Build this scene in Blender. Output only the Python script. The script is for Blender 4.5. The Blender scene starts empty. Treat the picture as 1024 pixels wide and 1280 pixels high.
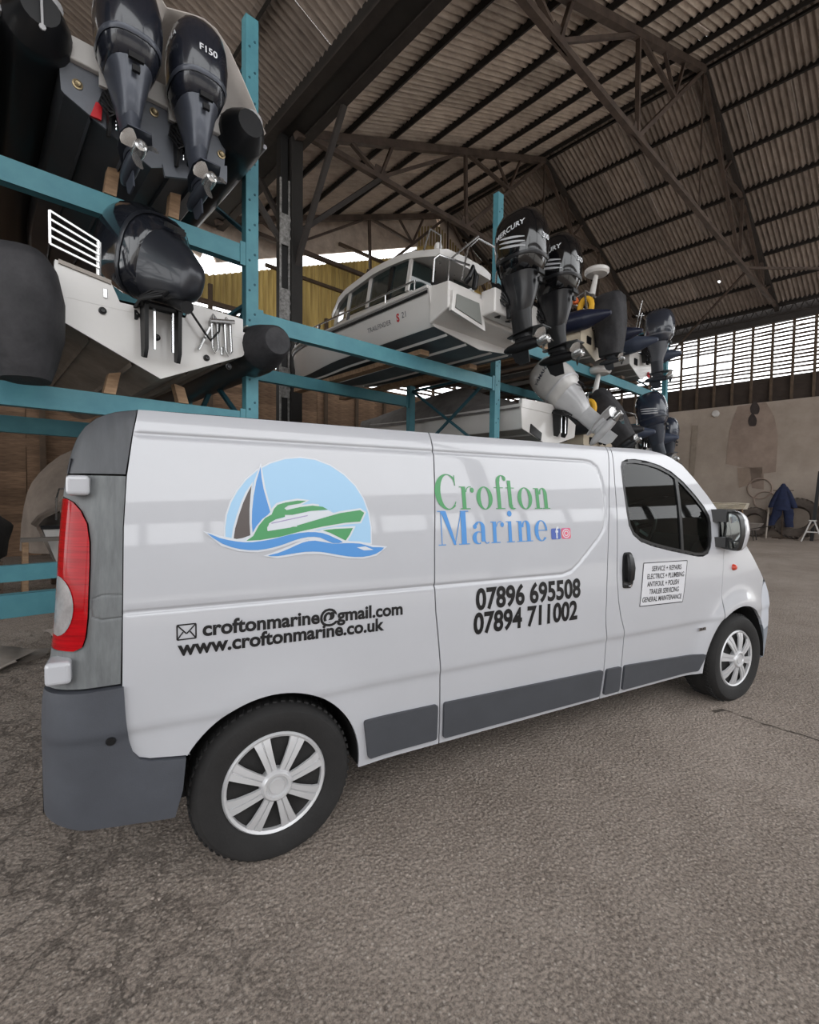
import bpy, bmesh, math, random
import numpy as np
from mathutils import Vector, Matrix

# ------------------------------------------------------------------ camera, sky, exposure
SC = bpy.context.scene
COL = SC.collection
F_PX, YAW, PITCH, ROLL = 602.0, 0.494, -0.0365, 0.0115
CAM = np.array([-0.447, -1.987, 1.542])
RA = 0.247                                  # the shed's own axes are turned against the van by this angle

def cam_axes():
    f = np.array([math.sin(YAW)*math.cos(PITCH), math.cos(YAW)*math.cos(PITCH), math.sin(PITCH)])
    r = np.array([math.cos(YAW), -math.sin(YAW), 0.0]); u = np.cross(r, f)
    r2 = r*math.cos(ROLL)+u*math.sin(ROLL); u2 = -r*math.sin(ROLL)+u*math.cos(ROLL)
    return r2, u2, f
cr, cu, cf = cam_axes()
cam_data = bpy.data.cameras.new('camera')
cam = bpy.data.objects.new('camera', cam_data); COL.objects.link(cam)
cam.matrix_world = Matrix(((cr[0], cu[0], -cf[0], CAM[0]), (cr[1], cu[1], -cf[1], CAM[1]), (cr[2], cu[2], -cf[2], CAM[2]), (0, 0, 0, 1)))
cam_data.sensor_fit = 'HORIZONTAL'; cam_data.sensor_width = 36.0; cam_data.lens = 36.0*F_PX/1024.0
cam_data.clip_start = 0.05; cam_data.clip_end = 300
SC.camera = cam

world = bpy.data.worlds.new('overcast_sky'); SC.world = world; world.use_nodes = True
bg = world.node_tree.nodes['Background']
bg.inputs[0].default_value = (0.97, 0.985, 1.0, 1); bg.inputs[1].default_value = 5.0
SC.view_settings.view_transform = 'Standard'; SC.view_settings.look = 'None'
SC.view_settings.gamma = 1.0; SC.view_settings.use_curve_mapping = False
SC.view_settings.exposure = -0.52

def ray(u, v):
    return cr*((u-512)/F_PX) - cu*((v-640)/F_PX) + cf

# shed frame: a runs along the rack fronts, b runs away along the ridge; origin under the camera
AX = np.array([math.cos(RA), math.sin(RA), 0.0]); BX = np.array([-math.sin(RA), math.cos(RA), 0.0])
def W(a, b, z=0.0):
    return np.array([CAM[0], CAM[1], 0.0]) + a*AX + b*BX + np.array([0, 0, z])
def on_b(u, v, b):
    d = ray(u, v); p = CAM + d*(b/(d@BX)); q = p-np.array([CAM[0], CAM[1], 0]); return np.array([q@AX, q@BX, q[2]])
def on_a(u, v, a):
    d = ray(u, v); p = CAM + d*(a/(d@AX)); q = p-np.array([CAM[0], CAM[1], 0]); return np.array([q@AX, q@BX, q[2]])

# portals that help the renderer find the sky through the shed's big openings
def portal(a, b, z, w, h, facing):
    l = bpy.data.lights.new('daylight_portal', 'AREA'); l.shape = 'RECTANGLE'; l.size = w; l.size_y = h
    l.cycles.is_portal = True
    o = bpy.data.objects.new('daylight_portal', l); COL.objects.link(o)
    o.location = W(a, b, z)
    o.rotation_euler = Vector(facing).to_track_quat('-Z', 'Y').to_euler()
portal(5.0, -5.3, 4.6, 38.0, 9.2, tuple(BX))
portal(-13.4, 4.5, 4.7, 19.0, 8.8, tuple(AX))

# ------------------------------------------------------------------ helpers
random.seed(7)
def lin(c):
    return tuple(((x/255.0)/12.92 if x/255.0 <= 0.04045 else ((x/255.0+0.055)/1.055)**2.4) for x in c)

MATS = {}
def mat(name, col, rough=0.5, metal=0.0, var=0.0, vscale=4.0, col2=None, bump=0.0, bscale=60.0, coat=0.0, rand=0.0, spec=0.5, stretch=None, trans=0.0, ior=1.45):
    if name in MATS: return MATS[name]
    m = bpy.data.materials.new(name); m.use_nodes = True; MATS[name] = m
    nt = m.node_tree; N = nt.nodes; L = nt.links
    p = N['Principled BSDF']
    c = lin(col)+(1,)
    p.inputs['Base Color'].default_value = c; p.inputs['Roughness'].default_value = rough
    p.inputs['Metallic'].default_value = metal; p.inputs['Coat Weight'].default_value = coat
    p.inputs['Coat Roughness'].default_value = 0.04
    p.inputs['Specular IOR Level'].default_value = spec
    p.inputs['Transmission Weight'].default_value = trans; p.inputs['IOR'].default_value = ior
    tc = None
    if var or bump:
        tc = N.new('ShaderNodeTexCoord'); mp = N.new('ShaderNodeMapping'); L.new(tc.outputs['Object'], mp.inputs[0])
        if stretch: mp.inputs['Scale'].default_value = stretch
    out = None
    if var:
        n = N.new('ShaderNodeTexNoise'); n.inputs['Scale'].default_value = vscale; n.inputs['Detail'].default_value = 8; n.inputs['Roughness'].default_value = 0.65
        L.new(mp.outputs[0], n.inputs['Vector'])
        rp = N.new('ShaderNodeMapRange'); rp.inputs[1].default_value = 0.3; rp.inputs[2].default_value = 0.7; L.new(n.outputs['Fac'], rp.inputs[0])
        mx = N.new('ShaderNodeMix'); mx.data_type = 'RGBA'; L.new(rp.outputs[0], mx.inputs['Factor'])
        c2 = lin(col2)+(1,) if col2 else tuple(x*(1-var) for x in c[:3])+(1,)
        mx.inputs['A'].default_value = c2; mx.inputs['B'].default_value = c
        out = mx.outputs['Result']; L.new(out, p.inputs['Base Color'])
    if rand:
        oi = N.new('ShaderNodeObjectInfo'); r = N.new('ShaderNodeMapRange'); L.new(oi.outputs['Random'], r.inputs[0])
        r.inputs[3].default_value = 1-rand; r.inputs[4].default_value = 1+rand
        hs = N.new('ShaderNodeHueSaturation'); L.new(r.outputs[0], hs.inputs['Value'])
        if out: L.new(out, hs.inputs['Color'])
        else: hs.inputs['Color'].default_value = c
        L.new(hs.outputs[0], p.inputs['Base Color'])
    if bump:
        n2 = N.new('ShaderNodeTexNoise'); n2.inputs['Scale'].default_value = bscale; n2.inputs['Detail'].default_value = 6
        L.new(mp.outputs[0], n2.inputs['Vector'])
        b = N.new('ShaderNodeBump'); b.inputs['Strength'].default_value = bump; b.inputs['Distance'].default_value = 0.02
        L.new(n2.outputs['Fac'], b.inputs['Height']); L.new(b.outputs[0], p.inputs['Normal'])
    return m

class MB:
    """collects shapes that become ONE mesh"""
    def __init__(s): s.v = []; s.f = []; s.mi = []; s.cur = 0
    def add(s, vs, fs):
        k = len(s.v); s.v += [tuple(map(float, p)) for p in vs]; s.f += [tuple(i+k for i in f) for f in fs]; s.mi += [s.cur]*len(fs); return s
    def box(s, c, d, rot=None):
        c = np.array(c, float); h = np.array(d, float)/2
        vs = []
        for x in (-1, 1):
            for y in (-1, 1):
                for z in (-1, 1):
                    p = np.array([x, y, z])*h
                    if rot is not None: p = np.array(rot @ Vector(p))
                    vs.append(c+p)
        return s.add(vs, [(0,1,3,2), (4,6,7,5), (0,4,5,1), (2,3,7,6), (0,2,6,4), (1,5,7,3)])
    def bar(s, p, q, w, h=None, up=(0,0,1)):
        """box section from p to q, w wide and h deep"""
        h = h or w; p = np.array(p, float); q = np.array(q, float); d = q-p; l = np.linalg.norm(d); d = d/l
        u = np.array(up, float); x = np.cross(d, u)
        if np.linalg.norm(x) < 1e-4: x = np.cross(d, (1, 0, 0))
        x /= np.linalg.norm(x); y = np.cross(x, d)
        vs = [e+x*i*w/2+y*j*h/2 for e in (p, q) for i, j in ((-1,-1), (1,-1), (1,1), (-1,1))]
        return s.add(vs, [(3,2,1,0), (4,5,6,7), (0,1,5,4), (1,2,6,5), (2,3,7,6), (3,0,4,7)])
    def rings(s, rs, closed=True, cap=True):
        n = len(rs[0]); vs = [p for r in rs for p in r]; fs = []
        for i in range(len(rs)-1):
            for j in range(n if closed else n-1):
                k = (j+1) % n
                fs.append((i*n+j, i*n+k, (i+1)*n+k, (i+1)*n+j))
        if cap and closed:
            fs.append(tuple(range(n-1, -1, -1))); b = (len(rs)-1)*n; fs.append(tuple(range(b, b+n)))
        return s.add(vs, fs)
    def tube(s, path, r, n=8, cap=True):
        path = [np.array(p, float) for p in path]; m = len(path)
        rr = [r]*m if not hasattr(r, '__len__') else list(r)
        rs = []; prev = None
        for i in range(m):
            t = path[min(i+1, m-1)]-path[max(i-1, 0)]; t = t/(np.linalg.norm(t)+1e-9)
            if prev is None:
                x = np.cross(t, (0, 0, 1))
                if np.linalg.norm(x) < 1e-3: x = np.cross(t, (1, 0, 0))
            else: x = prev-t*(prev@t)
            x = x/np.linalg.norm(x); prev = x; y = np.cross(t, x)
            rs.append([path[i]+rr[i]*(math.cos(a)*x+math.sin(a)*y) for a in np.linspace(0, 2*math.pi, n, endpoint=False)])
        return s.rings(rs, True, cap)
    def lathe(s, prof, c=(0,0,0), axis='z', n=24):
        """prof: (r, h) pairs turned about an axis through c"""
        rs = []
        for r, h in prof:
            ring = []
            for a in np.linspace(0, 2*math.pi, n, endpoint=False):
                x, y = r*math.cos(a), r*math.sin(a)
                p = {'z': (x, y, h), 'y': (x, h, -y), 'x': (h, x, y)}[axis]
                ring.append(np.array(c)+p)
            rs.append(ring)
        return s.rings(rs, True, True)
    def prism(s, poly, off, to3):
        """polygon in 2D, mapped by to3(u, v, t) at t=0 and t=off"""
        n = len(poly); vs = [to3(u, v, 0) for u, v in poly]+[to3(u, v, off) for u, v in poly]
        fs = [tuple(range(n)), tuple(range(2*n-1, n-1, -1))]+[(j, j+n, (j+1) % n+n, (j+1) % n) for j in range(n)]
        return s.add(vs, fs)
    def mesh(s, name, smooth=None):
        me = bpy.data.meshes.new(name); me.from_pydata(s.v, [], s.f)
        bm = bmesh.new(); bm.from_mesh(me); bmesh.ops.recalc_face_normals(bm, faces=bm.faces); bm.to_mesh(me); bm.free()
        if smooth:
            for p in me.polygons: p.use_smooth = True
            me.set_sharp_from_angle(angle=math.radians(smooth))
        if len(set(s.mi)) > 1: me.polygons.foreach_set('material_index', s.mi)
        return me
    def build(s, name, m, parent=None, smooth=35, bevel=0.0):
        return obj(name, s.mesh(name, smooth), m, parent, bevel)

def obj(name, me, m, parent=None, bevel=0.0):
    for x in (m if isinstance(m, (list, tuple)) else [m]):
        me.materials.append(x)
    o = bpy.data.objects.new(name, me); COL.objects.link(o)
    if parent: o.parent = parent
    if bevel:
        b = o.modifiers.new('bevel', 'BEVEL'); b.width = bevel; b.segments = 2; b.limit_method = 'ANGLE'; b.angle_limit = math.radians(40)
    return o
def inst(name, me, parent=None, loc=(0,0,0), rot=(0,0,0), scale=(1,1,1)):
    o = bpy.data.objects.new(name, me); COL.objects.link(o); o.parent = parent
    o.location = loc; o.rotation_euler = rot; o.scale = scale; return o
def tag(o, label, cat, group=None):
    o['label'] = label; o['category'] = cat
    if group: o['group'] = group
    return o
def struct(o): o['kind'] = 'structure'; return o
def thing(name, label, cat, loc=(0,0,0), rz=0.0, group=None):
    o = bpy.data.objects.new(name, None); COL.objects.link(o); o.empty_display_size = 0.2
    o.location = loc; o.rotation_euler = (0, 0, rz); return tag(o, label, cat, group)
def shed_empty(name, kind='structure'):
    o = bpy.data.objects.new(name, None); COL.objects.link(o); o.location = W(0, 0, 0); o.rotation_euler = (0, 0, RA); o['kind'] = kind; return o
def shed_thing(name, label, cat, a, b, z=0.0, rz=0.0, group=None):
    return thing(name, label, cat, W(a, b, z), RA+rz, group)
def pchip(xs, ys):
    xs = np.array(xs, float); ys = np.array(ys, float); h = np.diff(xs); d = np.diff(ys)/h; m = np.zeros(len(xs))
    for i in range(1, len(xs)-1):
        if d[i-1]*d[i] > 0:
            w1 = 2*h[i]+h[i-1]; w2 = h[i]+2*h[i-1]; m[i] = (w1+w2)/(w1/d[i-1]+w2/d[i])
    m[0], m[-1] = d[0], d[-1]
    def f(x):
        x = np.clip(np.asarray(x, float), xs[0], xs[-1]); i = np.clip(np.searchsorted(xs, x)-1, 0, len(h)-1)
        t = (x-xs[i])/h[i]
        return (2*t**3-3*t**2+1)*ys[i]+(t**3-2*t**2+t)*h[i]*m[i]+(-2*t**3+3*t**2)*ys[i+1]+(t**3-t**2)*h[i]*m[i+1]
    return f
def text_mesh(s, size, align='LEFT', offset=0.0, shear=0.0, spacing=1.0, xscale=1.0):
    """flat lettering as a mesh in the xy plane"""
    cu = bpy.data.curves.new('lettering', 'FONT'); cu.body = s; cu.size = size; cu.align_x = align; cu.offset = offset; cu.shear = shear
    cu.space_character = spacing; cu.fill_mode = 'FRONT'; cu.resolution_u = 4
    o = bpy.data.objects.new('lettering', cu); COL.objects.link(o)
    dg = bpy.context.evaluated_depsgraph_get(); me = bpy.data.meshes.new_from_object(o.evaluated_get(dg))
    bpy.data.objects.remove(o); bpy.data.curves.remove(cu)
    v = np.array([x.co[:] for x in me.vertices]); f = [tuple(p.vertices) for p in me.polygons]; bpy.data.meshes.remove(me)
    if len(v): v[:, 0] *= xscale
    return v, f
# ------------------------------------------------------------------ the shed
A_V, A_R, A_E = 5.18, 14.57, 23.99          # valley, ridge and eave lines
Z_V, Z_R = 9.2, 13.0
PUR = (A_R-A_V)/7.0; SL = math.atan2(Z_R-Z_V, A_R-A_V)
B0, B1 = -5.2, 14.2                        # open front and far gable
AL = A_V-2*(A_R-A_V)

def floor_material():
    m = bpy.data.materials.new('worn_concrete_floor'); m.use_nodes = True; nt = m.node_tree; N = nt.nodes; L = nt.links; p = N['Principled BSDF']
    tc = N.new('ShaderNodeTexCoord')
    def noise(sc, det=8, ro=0.6, dist=0.0, kind='ShaderNodeTexNoise'):
        n = N.new(kind); n.inputs['Scale'].default_value = sc
        n.inputs['Detail'].default_value = det; n.inputs['Roughness'].default_value = ro; n.inputs['Distortion'].default_value = dist
        L.new(tc.outputs['Object'], n.inputs['Vector']); return n
    def ramp(sock, a, b, lo=0.0, hi=1.0):
        r = N.new('ShaderNodeMapRange'); L.new(sock, r.inputs[0]); r.inputs[1].default_value = a; r.inputs[2].default_value = b; r.inputs[3].default_value = lo; r.inputs[4].default_value = hi; return r.outputs[0]
    def mix(f, a, b, mode='MIX'):
        x = N.new('ShaderNodeMix'); x.data_type = 'RGBA'; x.blend_type = mode
        if hasattr(f, 'default_value') or hasattr(f, 'links'): L.new(f, x.inputs['Factor'])
        else: x.inputs['Factor'].default_value = f
        for k, s in (('A', a), ('B', b)):
            if isinstance(s, tuple): x.inputs[k].default_value = s+(1,)
            else: L.new(s, x.inputs[k])
        return x.outputs['Result']
    big = noise(0.55, 10, 0.62, 0.4); mid = noise(4.5, 12, 0.74, 0.2); fine = noise(70, 8, 0.78)
    vor = N.new('ShaderNodeTexVoronoi'); vor.inputs['Scale'].default_value = 55; L.new(tc.outputs['Object'], vor.inputs['Vector'])
    c = mix(ramp(big.outputs['Fac'], 0.36, 0.66), lin((122, 112, 104)), lin((160, 149, 140)))
    c = mix(ramp(mid.outputs['Fac'], 0.35, 0.68), mix(0.5, c, lin((90, 79, 71))), c)
    c = mix(ramp(fine.outputs['Fac'], 0.46, 0.66, 0.0, 0.85), c, lin((186, 171, 158)))
    pit = ramp(fine.outputs['Fac'], 0.36, 0.49, 0.85, 0.0)
    c = mix(pit, c, lin((88, 79, 72)))
    stone = ramp(vor.outputs['Distance'], 0.10, 0.34, 0.6, 0.0)
    st = mix(vor.outputs['Color'], lin((150, 138, 126)), lin((222, 212, 202)))
    c = mix(stone, c, st)
    # cracks
    cv = N.new('ShaderNodeTexVoronoi'); cv.feature = 'DISTANCE_TO_EDGE'; cv.inputs['Scale'].default_value = 0.30
    wob = N.new('ShaderNodeVectorMath'); wob.operation = 'ADD'; sc = N.new('ShaderNodeVectorMath'); sc.operation = 'SCALE'; sc.inputs['Scale'].default_value = 0.35
    L.new(mid.outputs['Color'], sc.inputs[0]); L.new(tc.outputs['Object'], wob.inputs[0]); L.new(sc.outputs[0], wob.inputs[1]); L.new(wob.outputs[0], cv.inputs['Vector'])
    crack = ramp(cv.outputs['Distance'], 0.0, 0.0035, 0.8, 0.0)
    brk = N.new('ShaderNodeMath'); brk.operation = 'MULTIPLY'; L.new(crack, brk.inputs[0]); L.new(ramp(big.outputs['Fac'], 0.66, 0.72), brk.inputs[1])
    c = mix(brk.outputs[0], c, lin((80, 71, 64)))
    # broken, cloddy surface in patches
    clod = N.new('ShaderNodeTexVoronoi'); clod.feature = 'DISTANCE_TO_EDGE'; clod.inputs['Scale'].default_value = 5.0; L.new(wob.outputs[0], clod.inputs['Vector'])
    patch = noise(0.32, 4, 0.5); sx = N.new('ShaderNodeSeparateXYZ'); L.new(wob.outputs[0], sx.inputs[0]); pmx = N.new('ShaderNodeMath'); pmx.operation = 'MULTIPLY'; L.new(ramp(sx.outputs['X'], 0.3, -0.6), pmx.inputs[0]); L.new(ramp(patch.outputs['Fac'], 0.36, 0.50), pmx.inputs[1]); pm_ = pmx.outputs[0]
    ce = N.new('ShaderNodeMath'); ce.operation = 'MULTIPLY'; L.new(ramp(clod.outputs['Distance'], 0.0, 0.035, 0.38, 0.0), ce.inputs[0]); L.new(pm_, ce.inputs[1])
    c = mix(ce.outputs[0], c, lin((78, 68, 61)))
    L.new(c, p.inputs['Base Color']); p.inputs['Roughness'].default_value = 0.88; p.inputs['Specular IOR Level'].default_value = 0.3
    h = N.new('ShaderNodeMath'); h.operation = 'MULTIPLY_ADD'; L.new(fine.outputs['Fac'], h.inputs[0]); h.inputs[1].default_value = 0.5; L.new(mid.outputs['Fac'], h.inputs[2])
    h2 = N.new('ShaderNodeMath'); h2.operation = 'MULTIPLY_ADD'; L.new(vor.outputs['Distance'], h2.inputs[0]); h2.inputs[1].default_value = -0.45; L.new(h.outputs[0], h2.inputs[2])
    h3 = N.new('ShaderNodeMath'); h3.operation = 'SUBTRACT'; L.new(h2.outputs[0], h3.inputs[0]); L.new(ce.outputs[0], h3.inputs[1])
    b = N.new('ShaderNodeBump'); b.inputs['Strength'].default_value = 1.0; b.inputs['Distance'].default_value = 0.022; L.new(h3.outputs[0], b.inputs['Height']); L.new(b.outputs[0], p.inputs['Normal'])
    return m

def shed_quad(a0, a1, b0, b1, z=0.0): return [W(a0, b0, z), W(a1, b0, z), W(a1, b1, z), W(a0, b1, z)]
fl = MB(); fl.add(shed_quad(AL-.4, A_E+.6, B0-.5, B1+.4), [(0,1,2,3)])
floor_o = struct(fl.build('floor', floor_material(), None, None))
def ground_px(u, v):
    d = ray(u, v); return CAM+d*(-CAM[2]/d[2])
ck = MB(); cp = [ground_px(u, v) for u, v in ((892, 890), (905, 887.5), (916, 891), (928, 896), (940, 899), (952, 905), (966, 908), (980, 913), (1000, 918), (1024, 926), (1050, 934), (1090, 948))]
rk = random.Random(2); rows = []
for p in cp: wd = rk.uniform(.006, .016); rows.append([(p[0]-wd*.4, p[1]-wd, .003), (p[0]+wd*.4, p[1]+wd, .003)])
ck.rings(rows, False, False); ck.build('floor_crack', mat('floor_crack_dark', (66, 58, 52), .95), floor_o, None)
yd = MB()
for q in ((-70, 90, -80, B0-.5), (A_E+.6, 90, B0-.5, 80), (-70, AL-.4, B0-.5, 80), (AL-.4, A_E+.6, B1+.4, 80)): yd.add(shed_quad(*q, -.01), [(0,1,2,3)])
struct(yd.build('ground', mat('bounce_yard_concrete', (196, 190, 182), .9, var=.2, vscale=.6), None, None))  # unseen yard, made pale to bounce daylight up under the roof

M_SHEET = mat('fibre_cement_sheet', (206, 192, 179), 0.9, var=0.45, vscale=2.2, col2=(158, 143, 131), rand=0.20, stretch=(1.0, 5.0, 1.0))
M_SHEET_R = mat('fibre_cement_sheet_shaded', (166, 153, 143), 0.9, var=0.45, vscale=2.0, col2=(118, 107, 100), rand=0.20, stretch=(1.0, 5.0, 1.0))  # darker copy of the same sheet, shade of the dimmer slopes in its colour
M_PURLIN = mat('purlin_dark_steel', (44, 40, 38), 0.75, var=0.3, vscale=6)
M_TRUSS = mat('truss_rusty_steel', (98, 84, 75), 0.7, var=0.5, vscale=3, col2=(66, 55, 50))
M_TRUSS_D = mat('truss_dark_steel', (58, 52, 49), 0.7, var=0.4, vscale=4)
M_GIRDER = mat('girder_black_steel', (42, 39, 37), 0.65, var=0.4, vscale=3)
M_CONC = mat('wall_rendered_concrete', (180, 167, 155), 0.92, var=0.5, vscale=0.55, col2=(146, 133, 122), bump=0.25, bscale=14)
M_PATCH = mat('wall_repair_patch', (160, 142, 130), 0.95, var=0.5, vscale=1.6, col2=(132, 116, 106))
M_STAIN = mat('wall_damp_stain', (70, 62, 60), 0.95, var=0.4, vscale=3)
M_PLANK = mat('weathered_brown_plank', (150, 122, 98), 0.85, var=0.6, vscale=3.0, col2=(92, 72, 58), rand=0.25, stretch=(1.0, 1.0, 12.0), bump=0.3, bscale=12)
M_STUD = mat('wall_stud_timber', (96, 80, 66), 0.85, var=0.4, vscale=4)
M_SLAT = mat('slat_timber', (92, 74, 62), 0.85, var=0.4, vscale=3, rand=0.2)
M_TIMBER = mat('raw_timber_bearer', (172, 142, 112), 0.8, var=0.45, vscale=3.0, col2=(120, 94, 72), rand=0.15, stretch=(1, 6, 6), bump=0.15, bscale=20)
M_TIMBER_D = mat('dark_timber_bearer', (92, 76, 64), 0.85, var=0.4, vscale=3.0, rand=0.15)

def corrugated(length, width, pitch, amp, name, seg=8):
    k = int(round(width/pitch*seg)); b = MB(); vs = []; fs = []
    for i, x in enumerate((0.0, length)):
        for j in range(k+1):
            y = j*width/k; vs.append((x, y, amp*math.cos(2*math.pi*y/pitch)))
    for j in range(k): fs.append((j, j+1, k+1+j+1, k+1+j))
    b.add(vs, fs); me = b.mesh(name, 60)
    return me

sheet_len = PUR/math.cos(SL)+0.14
SHEET_W = 7*0.146
me_sheet = corrugated(sheet_len, SHEET_W+0.01, 0.146, 0.038, 'roof_sheet'); me_sheet.materials.append(M_SHEET)
me_sheet_r = me_sheet.copy(); me_sheet_r.materials.clear(); me_sheet_r.materials.append(M_SHEET_R)
def slope(me, a_low, direction, mesh, ncol, b_start):
    """roof slope rising from a_low in +a (direction 1) or -a (-1)"""
    root = shed_empty('ceiling')
    for r in range(7):
        for c in range(ncol):
            t = r*PUR-0.05; b = b_start+c*SHEET_W
            z = Z_V+t*math.tan(SL)+0.14+0.012*random.random(); use = mesh
            for (rt_, ha, hb) in (HOLES if me is not None else ()):
                s_up = (ha-a_low)*direction
                if rt_ == (direction == -1) and t+.07 < s_up < t+PUR+.05 and b <= hb < b+SHEET_W:
                    use = holed(mesh, (s_up-t)/math.cos(SL), (hb-b) if direction == 1 else (b+SHEET_W-hb))
            if direction == 1: o = inst('roof_sheet', use, root, (a_low+t, b, z), (0, -SL, 0))
            else: o = inst('roof_sheet', use, root, (a_low-t, b+SHEET_W, z), (0, -SL, math.pi))
            o.rotation_euler.rotate_axis('X', random.uniform(-0.006, 0.006))
    for i in range(0, 8):
        pb = MB(); t = i*PUR+(0.06 if i == 0 else 0) - (0.12 if i == 7 else 0)
        a = a_low+direction*t; z = Z_V+t*math.tan(SL)-0.01
        z += .052; pb.box((a, (b_start+B1)/2, z), (0.055, B1-b_start, 0.11), Matrix.Rotation(-SL*direction, 3, 'Y'))
        po = pb.build('purlin', M_PURLIN, root, None)
        if i < 7 and me is not None:      # dark scalloped strip standing in for the shaded gap under the sheet
            ft = MB(); n_ = int((B1+.4-b_start)/.146*6); vs = []
            for j in range(n_+1):
                y = j*.146/6; vs += [(a, b_start+y, z+.02), (a, b_start+y, z+.10+.040*math.cos(2*math.pi*y/.146))]
            ft.add(vs, [(2*j, 2*j+2, 2*j+3, 2*j+1) for j in range(n_)]); ft.build('gap_shade_strip', M_PURLIN, root, None)
    return root
NC = int((B1-B0)/SHEET_W)+2
def sheet_hole(u, v, right):
    """a knocked-out corner in the sheet that the photo shows letting light through"""
    d = ray(u, v); da, dz = d@AX, d[2]; m_ = math.tan(SL); zo = .14
    t = (Z_V+zo+(A_E*m_ if right else -A_V*m_)-CAM[2])/(dz+(m_*da if right else -m_*da))
    return t*da, t*(d@BX)
HOLES = [(True,)+sheet_hole(899, 352, True), (True,)+sheet_hole(899, 293, True), (False,)+sheet_hole(731, 115, False)]
def holed(mesh, x, y):
    k = int(round((SHEET_W+.01)/.146*8)); n = 26; b = MB(); vs = []; fs = []
    for i in range(n+1):
        for j in range(k+1): q = j*(SHEET_W+.01)/k; vs.append((sheet_len*i/n, q, .038*math.cos(2*math.pi*q/.146)))
    for i in range(n):
        for j in range(k):
            if math.hypot((i+.5)*sheet_len/n-x, (j+.5)*(SHEET_W+.01)/k-y) > .05: fs.append((i*(k+1)+j, i*(k+1)+j+1, (i+1)*(k+1)+j+1, (i+1)*(k+1)+j))
    b.add(vs, fs); me_ = b.mesh('roof_sheet', 60); me_.materials.append(mesh.materials[0]); return me_
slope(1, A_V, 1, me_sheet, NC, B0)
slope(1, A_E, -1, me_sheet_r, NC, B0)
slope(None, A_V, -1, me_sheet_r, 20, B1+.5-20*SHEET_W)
far = MB(); zl = Z_V+0.1
far.add([W(2*A_V-A_R, B0, Z_R+.15), W(2*A_V-A_R, B1, Z_R+.15), W(AL, B1, zl), W(AL, B0, zl)], [(0,1,2,3)])
far.add([W(2*A_V-A_R, B0, Z_R+.15), W(2*A_V-A_R, B1-20*SHEET_W, Z_R+.15), W(A_V, B1-20*SHEET_W, Z_V+.15), W(A_V, B0, Z_V+.15)], [(0,1,2,3)])
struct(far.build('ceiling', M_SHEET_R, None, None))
rc = MB(); rc.bar(W(A_R, B0, Z_R+.16), W(A_R, B1, Z_R+.16), 0.35, 0.05); rc.build('trim_1', M_PURLIN, None, None); struct(bpy.data.objects['trim_1'])

# valley gutter girder
vg = shed_empty('valley_girder', 'structure')
g = MB()
for da in (-0.27, 0.27): g.box((A_V-0.02+da, (B0+B1)/2, Z_V+0.10), (0.08, B1-B0, 0.36))
g.build('girder_web', M_GIRDER, vg, None)
g = MB(); g.box((A_V-0.02, (B0+B1)/2, Z_V-0.06), (0.56, B1-B0, 0.05)); g.build('gutter_sole', M_GIRDER, vg, None)
g = MB()
for da in (-0.30, 0.30): g.box((A_V-0.02+da, (B0+B1)/2, Z_V-0.10), (0.20, B1-B0, 0.045))
g.build('girder_flange', M_TRUSS_D, vg, None)

# roof trusses
def truss(b, label):
    t = shed_thing('roof_truss', label, 'roof truss', A_R, b, Z_V, 0, 'steel roof trusses')
    H = Z_R-Z_V; S_ = A_R-A_V
    def R(i, s=-1): return (s*(S_-i*PUR), 0, H*i/7.0-0.12)     # point on the rafter, i purlins up
    def part(name, p, q, w, h, m=M_TRUSS):
        bb = MB(); bb.bar(p, q, w, h, up=(0, 1, 0)); bb.build(name, m, t, None)
    part('tie_beam', (-S_, 0, -0.02), (S_, 0, -0.02), 0.12, 0.12)
    for s in (-1, 1):
        part('rafter', R(0, s), R(7, s), 0.17, 0.14, M_TRUSS_D if s > 0 else M_TRUSS)
        n1 = (s*7.1, 0, 0.0); n2 = (s*3.95, 0, 0.0); d1 = (s*1.95, 0, H*0.50)
        for i in (1, 2, 4): part('strut', R(i, s), n1, 0.07, 0.09)
        part('strut', R(4, s), n2, 0.08, 0.09); part('strut', R(4, s), d1, 0.08, 0.09)
        part('strut', R(5, s), d1, 0.06, 0.07); part('strut', R(6, s), d1, 0.06, 0.07)
        part('strut', R(7, s), n2, 0.09, 0.09)
        for x, z in ((n1[0], 0.02), (n2[0], 0.02)):
            gp = MB(); gp.prism([(x-.25, z-.1), (x+.25, z-.1), (x+.14, z+.24), (x-.14, z+.24)], 0.02, lambda u, v, k: (u, -0.01+k, v)); gp.build('gusset_plate', M_TRUSS, t, None)
    part('hanger', (0, 0, H-.1), (0, 0, 0), 0.04, 0.04)
    return t
truss(4.56, 'rusty steel roof truss whose tie crosses in front of the slatted wall')
truss(9.35, 'rusty steel roof truss landing on the black column beside the rack')
truss(-0.3, 'rusty steel roof truss overhead nearest the open shed front')
truss(B0+.15, 'rusty steel roof truss closing the open front of the shed')
truss(13.8, 'rusty steel roof truss close against the far gable wall')

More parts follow.
